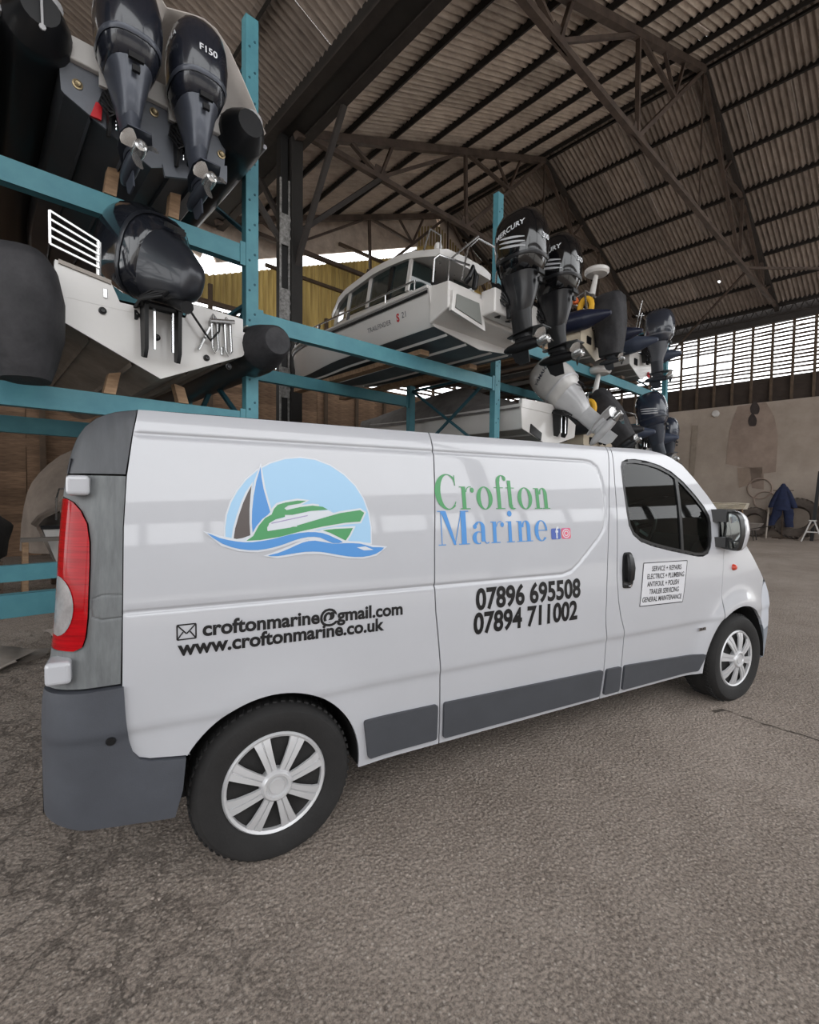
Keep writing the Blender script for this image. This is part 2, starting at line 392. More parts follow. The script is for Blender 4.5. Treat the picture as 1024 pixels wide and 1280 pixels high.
# knee braces and the black column under the valley
cc = shed_thing('steel_column', 'black steel column with white bolt plates behind the teal rack', 'column', A_V, 9.6, 0.0)
c = MB(); c.box((0.10, 0, 4.54), (0.26, 0.34, 9.08)); c.build('shaft', M_GIRDER, cc, None)
c = MB(); c.box((-0.16, 0.02, 4.54), (0.16, 0.20, 9.08)); c.build('web_channel', mat('column_black_web', (22, 21, 21), 0.6), cc, None)
M_WPLATE = mat('white_flaking_paint', (168, 166, 164), 0.7, var=0.5, vscale=14, col2=(90, 88, 86))
for dx in (-0.255, -0.06):
    c = MB(); c.box((dx, -0.10, 4.35), (0.035, 0.03, 7.6)); c.build('flange_edge', M_WPLATE, cc, None)
for z in (2.2, 3.9, 5.55, 7.1):
    c = MB()
    pts = [(-0.27, -.32), (-0.05, -.32)]; k = 6
    right = [(-0.05+(0.02 if i % 2 else -0.01), -.32+.64*(i+1)/(k+1)) for i in range(k)]
    left = [(-0.27+(0.015 if i % 2 else -0.02), .32-.64*(i+1)/(k+1)) for i in range(k)]
    poly = pts+right+[(-0.05, .32), (-0.27, .32)]+left
    c.prism(poly, 0.015, lambda u, v, t: (u, -0.13+t, z+v)); c.build('splice_plate', M_WPLATE, cc, None)
for (p, q) in (((0.1, -0.1, 7.1), (2.27, -0.25, 9.15)), ((0.1, -0.1, 6.4), (0.3, -1.6, 9.05)), ((0.1, 0.1, 7.0), (0.1, 1.6, 9.05)), ((-0.2, 0, 6.9), (-2.2, 0, 9.2))):
    c = MB(); c.bar(p, q, 0.10, 0.10, up=(0, 1, 0.3)); c.build('knee_brace', M_TRUSS_D, cc, None)
# knee brace by the right wall, thin wind braces
wb = shed_empty('wind_brace', 'structure')
for (p, q) in (((A_E-0.2, 9.35, 7.2), (19.5, 4.56, 9.25)), ((A_E-0.2, -0.3, 9.0), (19.5, 4.56, 9.3))):
    c = MB(); c.bar(p, q, 0.06, 0.06); c.build('brace_rod', M_TRUSS, wb, None)

# right wall: concrete, dark boards, studs and daylight slats
wr = shed_empty('wall_right')
c = MB(); c.box((A_E+0.35, (B0+B1)/2, 2.75), (0.3, B1-B0, 5.5)); c.build('concrete_wall', M_CONC, wr, None)
c = MB()
for k in range(5):
    c.box((A_E+0.40, (B0+B1)/2, 5.6+0.2*k), (0.04, B1-B0, 0.21), Matrix.Rotation(0.06, 3, 'Y'))
c.build('dark_boarding', mat('dark_boarding', (70, 60, 54), 0.9, var=0.4, vscale=2), wr, None)
nst = int((B1-B0)/0.68)
st = MB(); st.box((0, 0, 0), (0.10, 0.09, 3.6)); me_stud = st.mesh('stud', None); me_stud.materials.append(M_STUD)
for i in range(nst): inst('stud', me_stud, wr, (A_E+0.29, B0+0.4+i*0.68, 7.2))
sl_me = []
for L_ in (2.72, 4.08):
    s_ = MB(); s_.box((0, 0, 0), (0.025, L_-0.02, 0.078)); q = s_.mesh('slat', None); q.materials.append(M_SLAT); sl_me.append((L_, q))
rs = random.Random(3)
for k in range(13):
    z = 6.62+k*0.163; b = B0+0.4-(0.68 if k % 2 else 0)
    while b < B1-0.5:
        L_, q = rs.choice(sl_me); skip = rs.random() < 0.10
        if not skip: inst('slat', q, wr, (A_E+0.36, b+L_/2, z+rs.uniform(-.02, .02)), (rs.uniform(-.012, .012), rs.uniform(-.25, .25), 0))
        b += L_
c = MB(); c.box((A_E+0.33, (B0+B1)/2, Z_V-0.16), (0.22, B1-B0, 0.72)); c.build('eaves_beam', M_TRUSS_D, wr, None)
# lattice eaves girder under the last purlin
lg = MB()
for z in (Z_V-0.30, Z_V+0.02): lg.box((A_E-0.05, (B0+B1)/2, z), (0.08, B1-B0, 0.06))
nl = 60
for i in range(nl):
    b = B0+(B1-B0)*i/nl; d = (B1-B0)/nl
    lg.bar((A_E-0.05, b, Z_V-0.30), (A_E-0.05, b+d/2, Z_V+0.02), 0.03); lg.bar((A_E-0.05, b+d/2, Z_V+0.02), (A_E-0.05, b+d, Z_V-0.30), 0.03)
lg.build('lattice_girder', M_TRUSS_D, wr, None)
# plaster patch, painted post and damp marks on the concrete
def wall_patch(name, poly, m, off):
    c = MB(); pts = [on_a(u, v, A_E+0.2) for u, v in poly]
    pl = [(p[1], p[2]) for p in pts]
    c.prism(pl, 0.03, lambda u, v, t: (A_E+0.205-off+t, u, v)); c.build(name, m, wr, None)
wall_patch('repair_patch', [(908, 580), (912, 540), (922, 508), (958, 503), (968, 520), (973, 545), (970, 590), (955, 592), (955, 612), (940, 610), (938, 586)], M_PATCH, 0.02)
wall_patch('repair_patch', [(922, 585), (924, 610), (953, 600), (953, 584)], mat('wall_pale_patch', (158, 140, 126), .95, var=.3, vscale=2), 0.02)
def blob(u, v, ru, rv, n=14): return [(u+ru*math.cos(t), v+rv*math.sin(t)*(1+.15*math.sin(3*t))) for t in np.linspace(0, 2*math.pi, n, endpoint=False)]
wall_patch('damp_stain', blob(944, 511, 6, 8), M_STAIN, 0.035); wall_patch('damp_stain', blob(941, 526, 5.5, 8), M_STAIN, 0.035)
wall_patch('timber_batten', [(862, 595), (866, 532), (873, 532), (868, 595)], mat('wall_batten_paint', (158, 145, 132), .85, var=.3, vscale=3), 0.05)

# far gable: planks, slats, glowing yellow sheets and an open strip below the roof
gb = shed_empty('wall_back')
c = MB(); c.box(((A_E+11.4)/2+.2, B1+0.2, 2.75), (A_E-11.4+.6, 0.1, 5.5)); c.box(((AL-4.2)/2, B1+0.2, 2.75), (-4.2-AL, 0.1, 5.5))
c.box(((AL+A_E)/2, B1+0.24, 2.7), (A_E-AL+.6, 0.03, 5.4)); c.build('boarding_and_light_stop', M_PLANK, gb, None)  # thin rear sheet added to stop daylight leaking between the planks
pm = []
for L_ in (1.30, 2.60):
    s_ = MB(); s_.box((0, 0, 0), (L_-0.012, 0.03, 0.20)); q = s_.mesh('plank', None); q.materials.append(M_PLANK); pm.append((L_, q))
for k in range(28):
    z = 0.1+k*0.196; a = -4.2 + (0 if k % 2 else 0)
    while a < 11.3:
        L_, q = pm[1] if a < 10.0 and rs.random() < .8 else pm[0]
        inst('plank', q, gb, (a+L_/2, B1+0.16+rs.uniform(-.008, .008), z+rs.uniform(-.006, .006)), (rs.uniform(.05, .11), rs.uniform(-.004, .004), 0))
        a += L_
st = MB(); st.box((0, 0, 0), (0.11, 0.09, 7.6)); me_gs = st.mesh('stud', None); me_gs.materials.append(M_STUD)
for i in range(29): inst('stud', me_gs, gb, (AL+0.6+i*1.30, B1+0.06, 3.7))
for k in range(9):
    z = 5.66+k*0.163; a = AL+rs.uniform(0, 1)
    while a < A_E:
        L_, q = rs.choice(sl_me)
        if rs.random() > 0.08: inst('slat', q, gb, (a+L_/2, B1+0.14, z), (0, 0, math.pi/2))
        a += L_
def glow_sheet():
    m = bpy.data.materials.new('yellowed_translucent_sheet'); m.use_nodes = True; N = m.node_tree.nodes; L = m.node_tree.links
    p = N['Principled BSDF']; out = N['Material Output']
    tc = N.new('ShaderNodeTexCoord'); n = N.new('ShaderNodeTexNoise'); n.inputs['Scale'].default_value = 2.5; n.inputs['Detail'].default_value = 6; mp = N.new('ShaderNodeMapping'); mp.inputs['Scale'].default_value = (4.5, 1, .25); L.new(tc.outputs['Object'], mp.inputs[0]); L.new(mp.outputs[0], n.inputs['Vector'])  # upright dark streaks painted in to suggest shading of the corrugations
    mx = N.new('ShaderNodeMix'); mx.data_type = 'RGBA'; L.new(n.outputs['Fac'], mx.inputs['Factor']); mx.inputs['A'].default_value = lin((84, 60, 34))+(1,); mx.inputs['B'].default_value = lin((214, 190, 120))+(1,)
    oi = N.new('ShaderNodeObjectInfo'); r = N.new('ShaderNodeMapRange'); L.new(oi.outputs['Random'], r.inputs[0]); r.inputs[3].default_value = .75; r.inputs[4].default_value = 1.15
    hs = N.new('ShaderNodeHueSaturation'); L.new(r.outputs[0], hs.inputs['Value']); L.new(mx.outputs['Result'], hs.inputs['Color'])
    t = N.new('ShaderNodeBsdfTranslucent'); L.new(hs.outputs[0], t.inputs['Color']); L.new(hs.outputs[0], p.inputs['Base Color']); p.inputs['Roughness'].default_value = .7
    ms = N.new('ShaderNodeMixShader'); ms.inputs[0].default_value = 0.10; L.new(p.outputs[0], ms.inputs[1]); L.new(t.outputs[0], ms.inputs[2]); L.new(ms.outputs[0], out.inputs['Surface'])
    return m
M_GLOW = glow_sheet()
def roof_z(a):
    if a > A_R: return Z_R-(a-A_R)*math.tan(SL)
    if a > A_V: return Z_V+(a-A_V)*math.tan(SL)
    if a > 2*A_V-A_R: return Z_V+(A_V-a)*math.tan(SL)
    return Z_R-(2*A_V-A_R-a)*math.tan(SL)
# each sheet is a corrugated strip about a metre wide cut parallel to the roof
SW = 1.0; a = AL
while a < A_E:
    s_ = MB(); k = 36; z0 = 7.02; vs = []; 
    a1 = min(a+SW, A_E+.1)
    for j in range(k+1):
        x = a+(a1-a)*j/k; y = 0.045*math.cos(2*math.pi*j/(k/6.0)); vs += [(x, B1+0.16+y, z0), (x, B1+0.16+y, max(z0+.1, roof_z(x)-(1.42 if A_V-.8 < a < A_R-1.5 else .3)))]
    s_.add(vs, [(2*j, 2*j+2, 2*j+3, 2*j+1) for j in range(k)])
    s_.build('translucent_sheet', M_GLOW, gb, 60); a += SW
c = MB()
for i in range(40):
    x = AL+i*(A_E-AL)/40; x2 = AL+(i+1)*(A_E-AL)/40
    c.bar((x, B1+.2, roof_z(x)-.44), (x2, B1+.2, roof_z(x2)-.44), .08, 1.17, up=(0, 0, 1))
c.build('verge_board', M_SHEET, gb, None)
for z in (7.0, 8.6, 10.2): 
    c = MB(); c.box(((AL+A_E)/2 if z < 8 else A_R-.2, B1+0.08, z), (A_E-AL if z < 8 else (13.0-z)*3.4, 0.08, 0.1)); c.build('girt', M_STUD, gb, None)
# unseen left kerb and front posts, both sides left open to admit daylight
wl = MB(); wl.bar(W(AL-.2, B0, .15), W(AL-.2, B1, .15), 0.3, .3); struct(wl.build('wall_left', M_CONC, None, None))
wf = shed_empty('wall_front')
for a0 in (AL+.2, -4.0, A_V, 20.5, A_E+.1):
    c = MB(); c.box((a0, B0-.1, 4.6), (.3, .3, 9.2)); c.build('front_post', M_GIRDER, wf, None)
# unseen shed across the yard, added for the bands mirrored in the van's flank
for nm, z0, z1 in (('added_yard_wall', 0, 4.6), ('added_yard_fascia', 6.6, 9.4)):
    c = MB(); c.box((4.0, B0-17.2, (z0+z1)/2), (70.0, .3, z1-z0)); c.build(nm, mat('added_shed_cladding', (92, 86, 80), .9, var=.3, vscale=.8), wf, None)
for k in range(24):
    c = MB(); c.box((-30+k*3.0, B0-17.2, 5.6), (.35, .25, 2.0)); c.build('added_yard_post', M_GIRDER, wf, None)
# ------------------------------------------------------------------ the van
VAN_Y = 0.95                                 # centre line; the near flank is at y = 0
van = thing('panel_van', 'white long panel van with boat logo and company lettering on its flank', 'van', (0.0, VAN_Y, 0.0))
ARCH_R = (0.0, 0.325, 0.388); ARCH_F = (3.462, 0.305, 0.428)
_yz = pchip([.15, .30, .50, .66, .90, 1.10, 1.40, 1.70, 1.76, 1.82, 1.87, 1.91], [.045, .03, .012, .004, 0, .008, .036, .088, .102, .122, .160, .23])
_xr = pchip([.25, .40, .60, .80, .86, 1.0, 1.5, 1.62, 1.75, 1.83, 1.86, 1.90], [-.795, -.80, -.80, -.795, -.785, -.765, -.735, -.722, -.69, -.645, -.60, -.52])
def flank_base(x, z):
    x = np.asarray(x, float); z = np.asarray(z, float)
    y = _yz(z)
    d = np.clip(x-_xr(z), 0.0, 0.16); y = y+0.16-np.sqrt(np.maximum(0.16**2-(0.16-d)**2, 0))
    y = y+0.03*np.clip((x-3.25)/0.65, 0, 1.3)**2
    for (cx, cz, r), am in ((ARCH_R, .012), (ARCH_F, .03)):
        q = np.hypot(x-cx, z-cz); y = y-am*np.exp(-((q-r)/0.10)**2)*np.where(z > cz-.1, 1, 0)
    y = y+0.010*(1/(1+np.exp((z-.664)/.008)))      # step below the lower crease
    return y
SWAGE = [(-.49, 1.758), (1.88, 1.758), (1.94, 1.750), (1.985, 1.72), (2.008, 1.66), (2.020, 1.55), (2.008, 1.42), (1.985, 1.345), (1.94, 1.295), (1.76, 1.150), (1.70, 1.110), (1.63, 1.094), (-.53, 1.102)]
FLAP = [(-.533, 1.168), (-.60, 1.172), (-.63, 1.16), (-.636, 1.13), (-.63, 1.098), (-.60, 1.085), (-.533, 1.088)]
def seg_dist(x, z, line):
    best = np.full(np.shape(x), 9.0)
    for (x0, z0), (x1, z1) in zip(line[:-1], line[1:]):
        dx, dz = x1-x0, z1-z0; t = np.clip(((x-x0)*dx+(z-z0)*dz)/(dx*dx+dz*dz), 0, 1)
        best = np.minimum(best, np.hypot(x-x0-t*dx, z-z0-t*dz))
    return best
def flank(x, z):
    x = np.asarray(x, float); z = np.asarray(z, float)
    y = flank_base(x, z)
    y = y+0.0085*np.exp(-(seg_dist(x, z, SWAGE)/.0085)**2)
    y = y+0.0035*np.exp(-(seg_dist(x, z, FLAP)/.0035)**2)
    return y
def px_flank(u, v):
    """photo pixel -> (x, z) on the van's near flank"""
    d = ray(u, v); y = 0.0
    for _ in range(8):
        p = CAM+d*((y-CAM[1])/d[1]); y = float(flank_base(p[0], p[2]))
    return (p[0], p[2])

def clip_rect(poly, x0, x1, z0, z1):
    for ax, val, sgn in ((0, x0, 1), (0, x1, -1), (1, z0, 1), (1, z1, -1)):
        out = []; n = len(poly)
        for i in range(n):
            a, b = poly[i], poly[(i+1) % n]; da = (a[ax]-val)*sgn; db = (b[ax]-val)*sgn
            if da >= 0: out.append(a)
            if (da >= 0) != (db >= 0):
                t = da/(da-db); q = [a[0]+(b[0]-a[0])*t, a[1]+(b[1]-a[1])*t]; q[ax] = val; out.append(tuple(q))
        poly = out
        if len(poly) < 3: return []
    return poly
def inside(poly, X, Z):
    r = np.zeros(X.shape, bool); n = len(poly)
    for i in range(n):
        (x0, z0), (x1, z1) = poly[i], poly[(i+1) % n]
        if z0 == z1: continue
        r ^= ((z0 > Z) != (z1 > Z)) & (X < (x1-x0)*(Z-z0)/(z1-z0)+x0)
    return r
def grid_lines(lo, hi, step, extra=()):
    k0 = math.floor(lo/step)-1; k1 = math.ceil(hi/step)+1
    g = [k*step for k in range(k0, k1+1)]
    for e in extra:
        if lo-step < e < hi+step:
            g = [q for q in g if abs(q-e) > step*.3]+[e]
    return np.array(sorted(g))
def mesh_region(poly, step, zextra=()):
    """regular cells inside a polygon, clipped along its edge -> 2D verts and faces"""
    P = np.array(poly); xs = grid_lines(P[:,0].min(), P[:,0].max(), step); zs = grid_lines(P[:,1].min(), P[:,1].max(), step, zextra)
    nx, nz = len(xs)-1, len(zs)-1
    mark = np.zeros((nx, nz), bool)
    for i in range(len(poly)):
        a, b = P[i], P[(i+1) % len(poly)]; m = max(2, int(np.hypot(*(b-a))/(step*.1)))
        t = np.linspace(0, 1, m); px = a[0]+(b[0]-a[0])*t; pz = a[1]+(b[1]-a[1])*t
        for e in (-1e-7, 1e-7):
            mark[np.clip(np.searchsorted(xs, px+e)-1, 0, nx-1), np.clip(np.searchsorted(zs, pz+e)-1, 0, nz-1)] = True
    cx = (xs[:-1]+xs[1:])/2; cz = (zs[:-1]+zs[1:])/2
    X, Z = np.meshgrid(cx, cz, indexing='ij'); ins = inside(poly, X, Z)
    V = {}; verts = []; faces = []
    def vid(p):
        k = (round(p[0], 5), round(p[1], 5))
        if k not in V: V[k] = len(verts); verts.append((float(p[0]), float(p[1])))
        return V[k]
    for i in range(nx):
        for j in range(nz):
            if mark[i, j]:
                q = clip_rect([tuple(p) for p in poly], xs[i], xs[i+1], zs[j], zs[j+1])
                if len(q) < 3: continue
                ids = []
                for p in q:
                    k = vid(p)
                    if not ids or ids[-1] != k: ids.append(k)
                if len(ids) > 1 and ids[0] == ids[-1]: ids.pop()
                if len(set(ids)) >= 3 and len(set(ids)) == len(ids): faces.append(tuple(ids))
            elif ins[i, j]:
                faces.append((vid((xs[i], zs[j])), vid((xs[i+1], zs[j])), vid((xs[i+1], zs[j+1])), vid((xs[i], zs[j+1]))))
    return verts, faces
ZX = [q+d for q in (1.758, 1.102, .664) for d in (-.014, -.007, 0, .007, .014)]
def flank_mesh(name, poly, off=0.0, lip=0.02, step=0.02, fn=None, zextra=ZX):
    """skin laid on the flank; off < 0 stands proud; lip turns the edge inwards"""
    fn = fn or flank
    v2, faces = mesh_region(poly, step, zextra)
    A = np.array(v2); e = 1e-3
    y = fn(A[:,0], A[:,1])+off
    sx = (fn(A[:,0]+e, A[:,1])-fn(A[:,0]-e, A[:,1]))/(2*e); sz = (fn(A[:,0], A[:,1]+e)-fn(A[:,0], A[:,1]-e))/(2*e)
    nr = np.c_[sx, -np.ones(len(A)), sz]; nr /= np.linalg.norm(nr, axis=1)[:, None]
    verts = [(A[i,0], y[i]-VAN_Y, A[i,1]) for i in range(len(A))]
    # orient
    area = sum((A[f[k-1]][0]*A[f[k]][1]-A[f[k]][0]*A[f[k-1]][1]) for f in faces[:1] for k in range(len(f)))
    ff = []
    for f in faces:
        ar = sum(A[f[k-1]][0]*A[f[k]][1]-A[f[k]][0]*A[f[k-1]][1] for k in range(len(f)))
        ff.append(f if ar > 0 else f[::-1])
    nf = len(ff)
    if lip:
        cnt = {}
        for f in ff:
            for k in range(len(f)):
                a, b = f[k-1], f[k]; cnt[(a, b)] = cnt.get((a, b), 0)+1
        base = {}
        for (a, b) in list(cnt):
            if (b, a) not in cnt:
                ids = []
                for q in (a, b):
                    if q not in base:
                        base[q] = len(verts); verts.append(verts[q]); verts.append((verts[q][0], verts[q][1]+lip, verts[q][2]))
                    ids.append(base[q])
                ff.append((ids[1], ids[0], ids[0]+1, ids[1]+1))
    me = bpy.data.meshes.new(name); me.from_pydata(verts, [], ff)
    for p in me.polygons: p.use_smooth = True
    nl = []
    for i, p in enumerate(me.polygons):
        for vi in p.vertices: nl.append(tuple(nr[vi]) if i < nf else tuple(p.normal))
    me.normals_split_custom_set(nl)
    return me
def both_sides(name, me, m, near_only=False):
    o = obj(name, me, m, van)
    if not near_only:
        q = bpy.data.objects.new(name, me); COL.objects.link(q); q.parent = van; q.scale = (1, -1, 1)
    return o
def flank_part(name, poly, m, off=0.0, lip=0.02, step=0.02, near_only=False, zextra=ZX, fn=None):
    return both_sides(name, flank_mesh(name, poly, off, lip, step, fn, zextra), m, near_only)

M_WHITE = mat('van_white_paint', (174, 175, 180), 0.34, coat=1.0, var=0.05, vscale=1.5)
M_DARKGAP = mat('van_inner_black', (14, 14, 15), 0.8)
M_GREYPL = mat('van_grey_plastic', (66, 68, 73), 0.55, var=0.15, vscale=6, bump=0.04, bscale=300)
M_PILLAR = mat('van_chalky_pillar', (112, 115, 116), 0.6, var=0.5, vscale=5, col2=(84, 86, 88), stretch=(6, 1, 1))
M_PILLAR_D = mat('van_dark_pillar', (78, 80, 84), 0.5, var=0.3, vscale=6, stretch=(5, 1, 1))
M_BUMPER = mat('van_bumper', (74, 77, 84), 0.6, var=0.25, vscale=3, col2=(62, 64, 70), bump=0.05, bscale=200)
M_BLACK = mat('black_trim', (18, 18, 20), 0.35)
M_RUBBER = mat('tyre_rubber', (34, 33, 33), 0.8, var=0.4, vscale=8, col2=(24, 23, 23), bump=0.1, bscale=80)
M_SILVER = mat('hubcap_silver', (196, 196, 198), 0.35, metal=0.35)
M_CHROME = mat('chrome', (210, 210, 212), 0.12, metal=1.0)
M_STEEL = mat('stainless_tube', (190, 190, 190), 0.25, metal=0.9)

def arc(c, t0, t1, n):
    return [(c[0]+c[2]*math.cos(t), c[1]+c[2]*math.sin(t)) for t in np.linspace(math.radians(t0), math.radians(t1), n)]
L_PIL = [(-.486, 1.855), (-.492, 1.81), (-.501, 1.762), (-.522, 1.595), (-.532, 1.408), (-.536, 1.108), (-.540, .844), (-.532, .715), (-.525, .635), (-.512, .590), (-.490, .562), (-.455, .549)]
L_SR = [(.829, .286), (.822, .45), (.812, .666), (.793, .83), (.776, .97), (.771, 1.106), (.777, 1.28), (.789, 1.457), (.800, 1.60), (.809, 1.737), (.808, 1.858)]
L_SF = [(1.999, .288), (2.012, .464), (2.011, .665), (1.992, .76), (1.987, .83), (1.993, 1.0), (2.004, 1.156), (2.030, 1.36), (2.059, 1.546), (2.098, 1.74), (2.127, 1.860)]
L_DR = [(2.172, .288), (2.172, .489), (2.174, .640), (2.165, .70), (2.125, .80), (2.098, .90), (2.085, 1.053), (2.094, 1.20), (2.107, 1.348), (2.129, 1.648), (2.150, 1.80), (2.162, 1.860)]
def shift(l, d): return [(x+d, z) for x, z in l]
GAP = 0.0035
# side-top curve: where the roof, screen and bonnet meet the flank (rear to front)
TOP = [(-.719, 1.607), (-.710, 1.68), (-.690, 1.74), (-.660, 1.785), (-.620, 1.818), (-.560, 1.842), (-.48, 1.855), (-.30, 1.858), (0.8, 1.858), (2.0, 1.860), (2.40, 1.866), (2.56, 1.862), (2.66, 1.848), (2.75, 1.822), (2.86, 1.770), (2.974, 1.676), (3.10, 1.558), (3.20, 1.455), (3.28, 1.382), (3.36, 1.325), (3.45, 1.262), (3.56, 1.18), (3.66, 1.085), (3.76, .98), (3.865, .88), (3.935, .79), (3.975, .70), (4.005, .57), (4.005, .46), (3.99, .36), (3.955, .27)]
def top_between(x0, x1): return [(x, z) for x, z in TOP if x0 < x < x1]
a_end = math.degrees(math.asin((.549-.325)/.388)); 
quarter = L_PIL+[(-.32, .532)]+arc(ARCH_R, 180-math.degrees(math.asin(.205/.388)), -5, 36)+[(.387, .286)]+shift(L_SR, -GAP)
quarter = [(x, z) for x, z in quarter]
flank_part('quarter_panel', quarter, M_WHITE)
flank_part('sliding_door', shift(L_SF, -GAP)+shift(L_SR, GAP)[::-1], M_WHITE, step=.01)
flank_part('door_pillar', shift(L_DR, -GAP)+shift(L_SF, GAP)[::-1], M_WHITE)
WIN = [(2.205, 1.735), (2.225, 1.768), (2.275, 1.786), (2.36, 1.792), (2.47, 1.785), (2.60, 1.762), (2.72, 1.722), (2.84, 1.652), (2.95, 1.565), (3.04, 1.482), (3.095, 1.415), (3.112, 1.36), (3.105, 1.25), (3.085, 1.185), (3.05, 1.145), (2.99, 1.127), (2.92, 1.130), (2.78, 1.155), (2.62, 1.183), (2.45, 1.218), (2.32, 1.255), (2.25, 1.30), (2.215, 1.36), (2.203, 1.45), (2.198, 1.60)]
L_DF = [(3.275, 1.385), (3.255, 1.25), (3.235, 1.10), (3.214, .90), (3.210, .82), (3.222, .74)]
th = math.degrees(math.atan2(.74-ARCH_F[1], 3.222-ARCH_F[0]))
th0 = math.degrees(math.acos((3.222-ARCH_F[0])/ARCH_F[2]))
door_out = shift(L_DR, GAP)+top_between(2.2, 3.28)+L_DF[:-1]+arc((ARCH_F[0], ARCH_F[1], ARCH_F[2]+.004), th0, 183, 16)+[(3.02, .286)]
# the door is meshed as two pieces left and right of a line through the window
def cut_index(poly, x, rising):
    for i in range(len(poly)):
        a, b = poly[i], poly[(i+1) % len(poly)]
        if (a[0] <= x < b[0]) if rising else (b[0] <= x < a[0]):
            t = (x-a[0])/(b[0]-a[0]); return i, (x, a[1]+(b[1]-a[1])*t)
XC = 2.60
it, T_ = cut_index(door_out, XC, True); ib_, B_ = cut_index(door_out, XC, False)
jt, WT = cut_index(WIN, XC, True); jb, WB = cut_index(WIN, XC, False)
left_half = door_out[:it+1]+[T_, WT]+WIN[:jt+1][::-1]+WIN[jb+1:][::-1]+[WB, B_]+door_out[ib_+1:]
right_half = [T_]+door_out[it+1:ib_+1]+[B_, WB]+WIN[jt+1:jb+1][::-1]+[WT]
flank_part('front_door', left_half, M_WHITE, lip=0.03, step=.0125)
flank_part('front_door_leading_half', right_half, M_WHITE, lip=0.03, step=.0125)
def poly_offset(poly, d):
    P = np.array(poly); n = len(P); out = []
    ar = sum(P[i-1][0]*P[i][1]-P[i][0]*P[i-1][1] for i in range(n)); s = 1 if ar > 0 else -1
    for i in range(n):
        a, b, c = P[i-1], P[i], P[(i+1) % n]
        e1 = b-a; e2 = c-b; e1 = e1/(np.linalg.norm(e1)+1e-9); e2 = e2/(np.linalg.norm(e2)+1e-9)
        n1 = np.array([e1[1], -e1[0]]); n2 = np.array([e2[1], -e2[0]]); m = n1+n2; m = m/(np.linalg.norm(m)+1e-9); k = max(.5, m@n1)
        out.append(tuple(b+s*d/k*m))
    return out
def ring_poly(outer, inner):
    i = inner[::-1]; return outer+[outer[0]]+[i[-1]]+i+[]
def ring_part(name, outer, inner, m, off, lip=.012, step=.03):
    # outer and inner have matching vertices
    b = MB(); n = len(outer); vs = []
    for poly in (outer, inner):
        for x, z in poly: vs.append((x, float(flank_base(x, z))+off-VAN_Y, z))
    for poly in (outer, inner):
        for x, z in poly: vs.append((x, float(flank_base(x, z))+off+lip-VAN_Y, z))
    fs = [(i, (i+1) % n, n+(i+1) % n, n+i) for i in range(n)]
    fs += [(n+i, n+(i+1) % n, 3*n+(i+1) % n, 3*n+i) for i in range(n)]+[(i, 2*n+i, 2*n+(i+1) % n, (i+1) % n) for i in range(n)]
    b.add(vs, fs); return both_sides(name, b.mesh(name, 40), m)
ring_part('window_seal', poly_offset(WIN, -.001), poly_offset(WIN, -.026), M_BLACK, .004)
def glass_mat(name, tint, alpha):
    m = bpy.data.materials.new(name); m.use_nodes = True; N = m.node_tree.nodes; L = m.node_tree.links
    g = N.new('ShaderNodeBsdfGlossy'); g.inputs['Roughness'].default_value = .02; t = N.new('ShaderNodeBsdfTransparent'); t.inputs['Color'].default_value = tint+(1,)
    fr = N.new('ShaderNodeFresnel'); fr.inputs['IOR'].default_value = 1.42
    ms = N.new('ShaderNodeMixShader'); L.new(fr.outputs[0], ms.inputs[0]); L.new(t.outputs[0], ms.inputs[1]); L.new(g.outputs[0], ms.inputs[2])
    L.new(ms.outputs[0], N['Material Output'].inputs['Surface']); return m
M_GLASS = glass_mat('window_glass', (.34, .42, .39), 1)
flank_part('side_window', poly_offset(WIN, -.022), M_GLASS, off=.012, lip=0, step=.06, zextra=(), fn=flank_base)
flank_part('window_divider', [(2.755, 1.70), (2.785, 1.685), (2.773, 1.16), (2.745, 1.165)], M_BLACK, off=.004, lip=.02, zextra=(), fn=flank_base)
# front wing and bumper corner
L_BF = [(3.815, .845), (3.800, .74), (3.798, .60)]
wing = shift(L_DF, GAP)[::-1]
wing = [(3.226, .745)]+shift(L_DF, GAP)[::-1][1:]+top_between(3.281, 3.80)+[(3.83, .905)]+L_BF[:2]
tb = math.degrees(math.atan2(.615-ARCH_F[1], 3.765-ARCH_F[0]))
wing = wing+arc(ARCH_F, 42, th0-1, 18)
flank_part('front_wing', wing, M_WHITE)
bump_up = [(3.819, .845)]+[(3.865, .88), (3.935, .79), (3.975, .70), (4.005, .57)]+[(4.005, .50), (3.86, .50), (3.815, .545)]+arc((ARCH_F[0], ARCH_F[1], ARCH_F[2]), 35.5, 41, 3)+[(3.803, .74)]
flank_part('front_bumper_corner', bump_up, mat('van_bumper_paint', (184, 188, 196), .4, coat=.3))
low = arc(ARCH_F, 34.5, -6, 10)+[(3.955, .262), (3.99, .36), (4.005, .47), (4.005, .494), (3.86, .494)]
flank_part('front_bumper', low, mat('van_bumper_grey', (128, 134, 142), .5, var=.1))
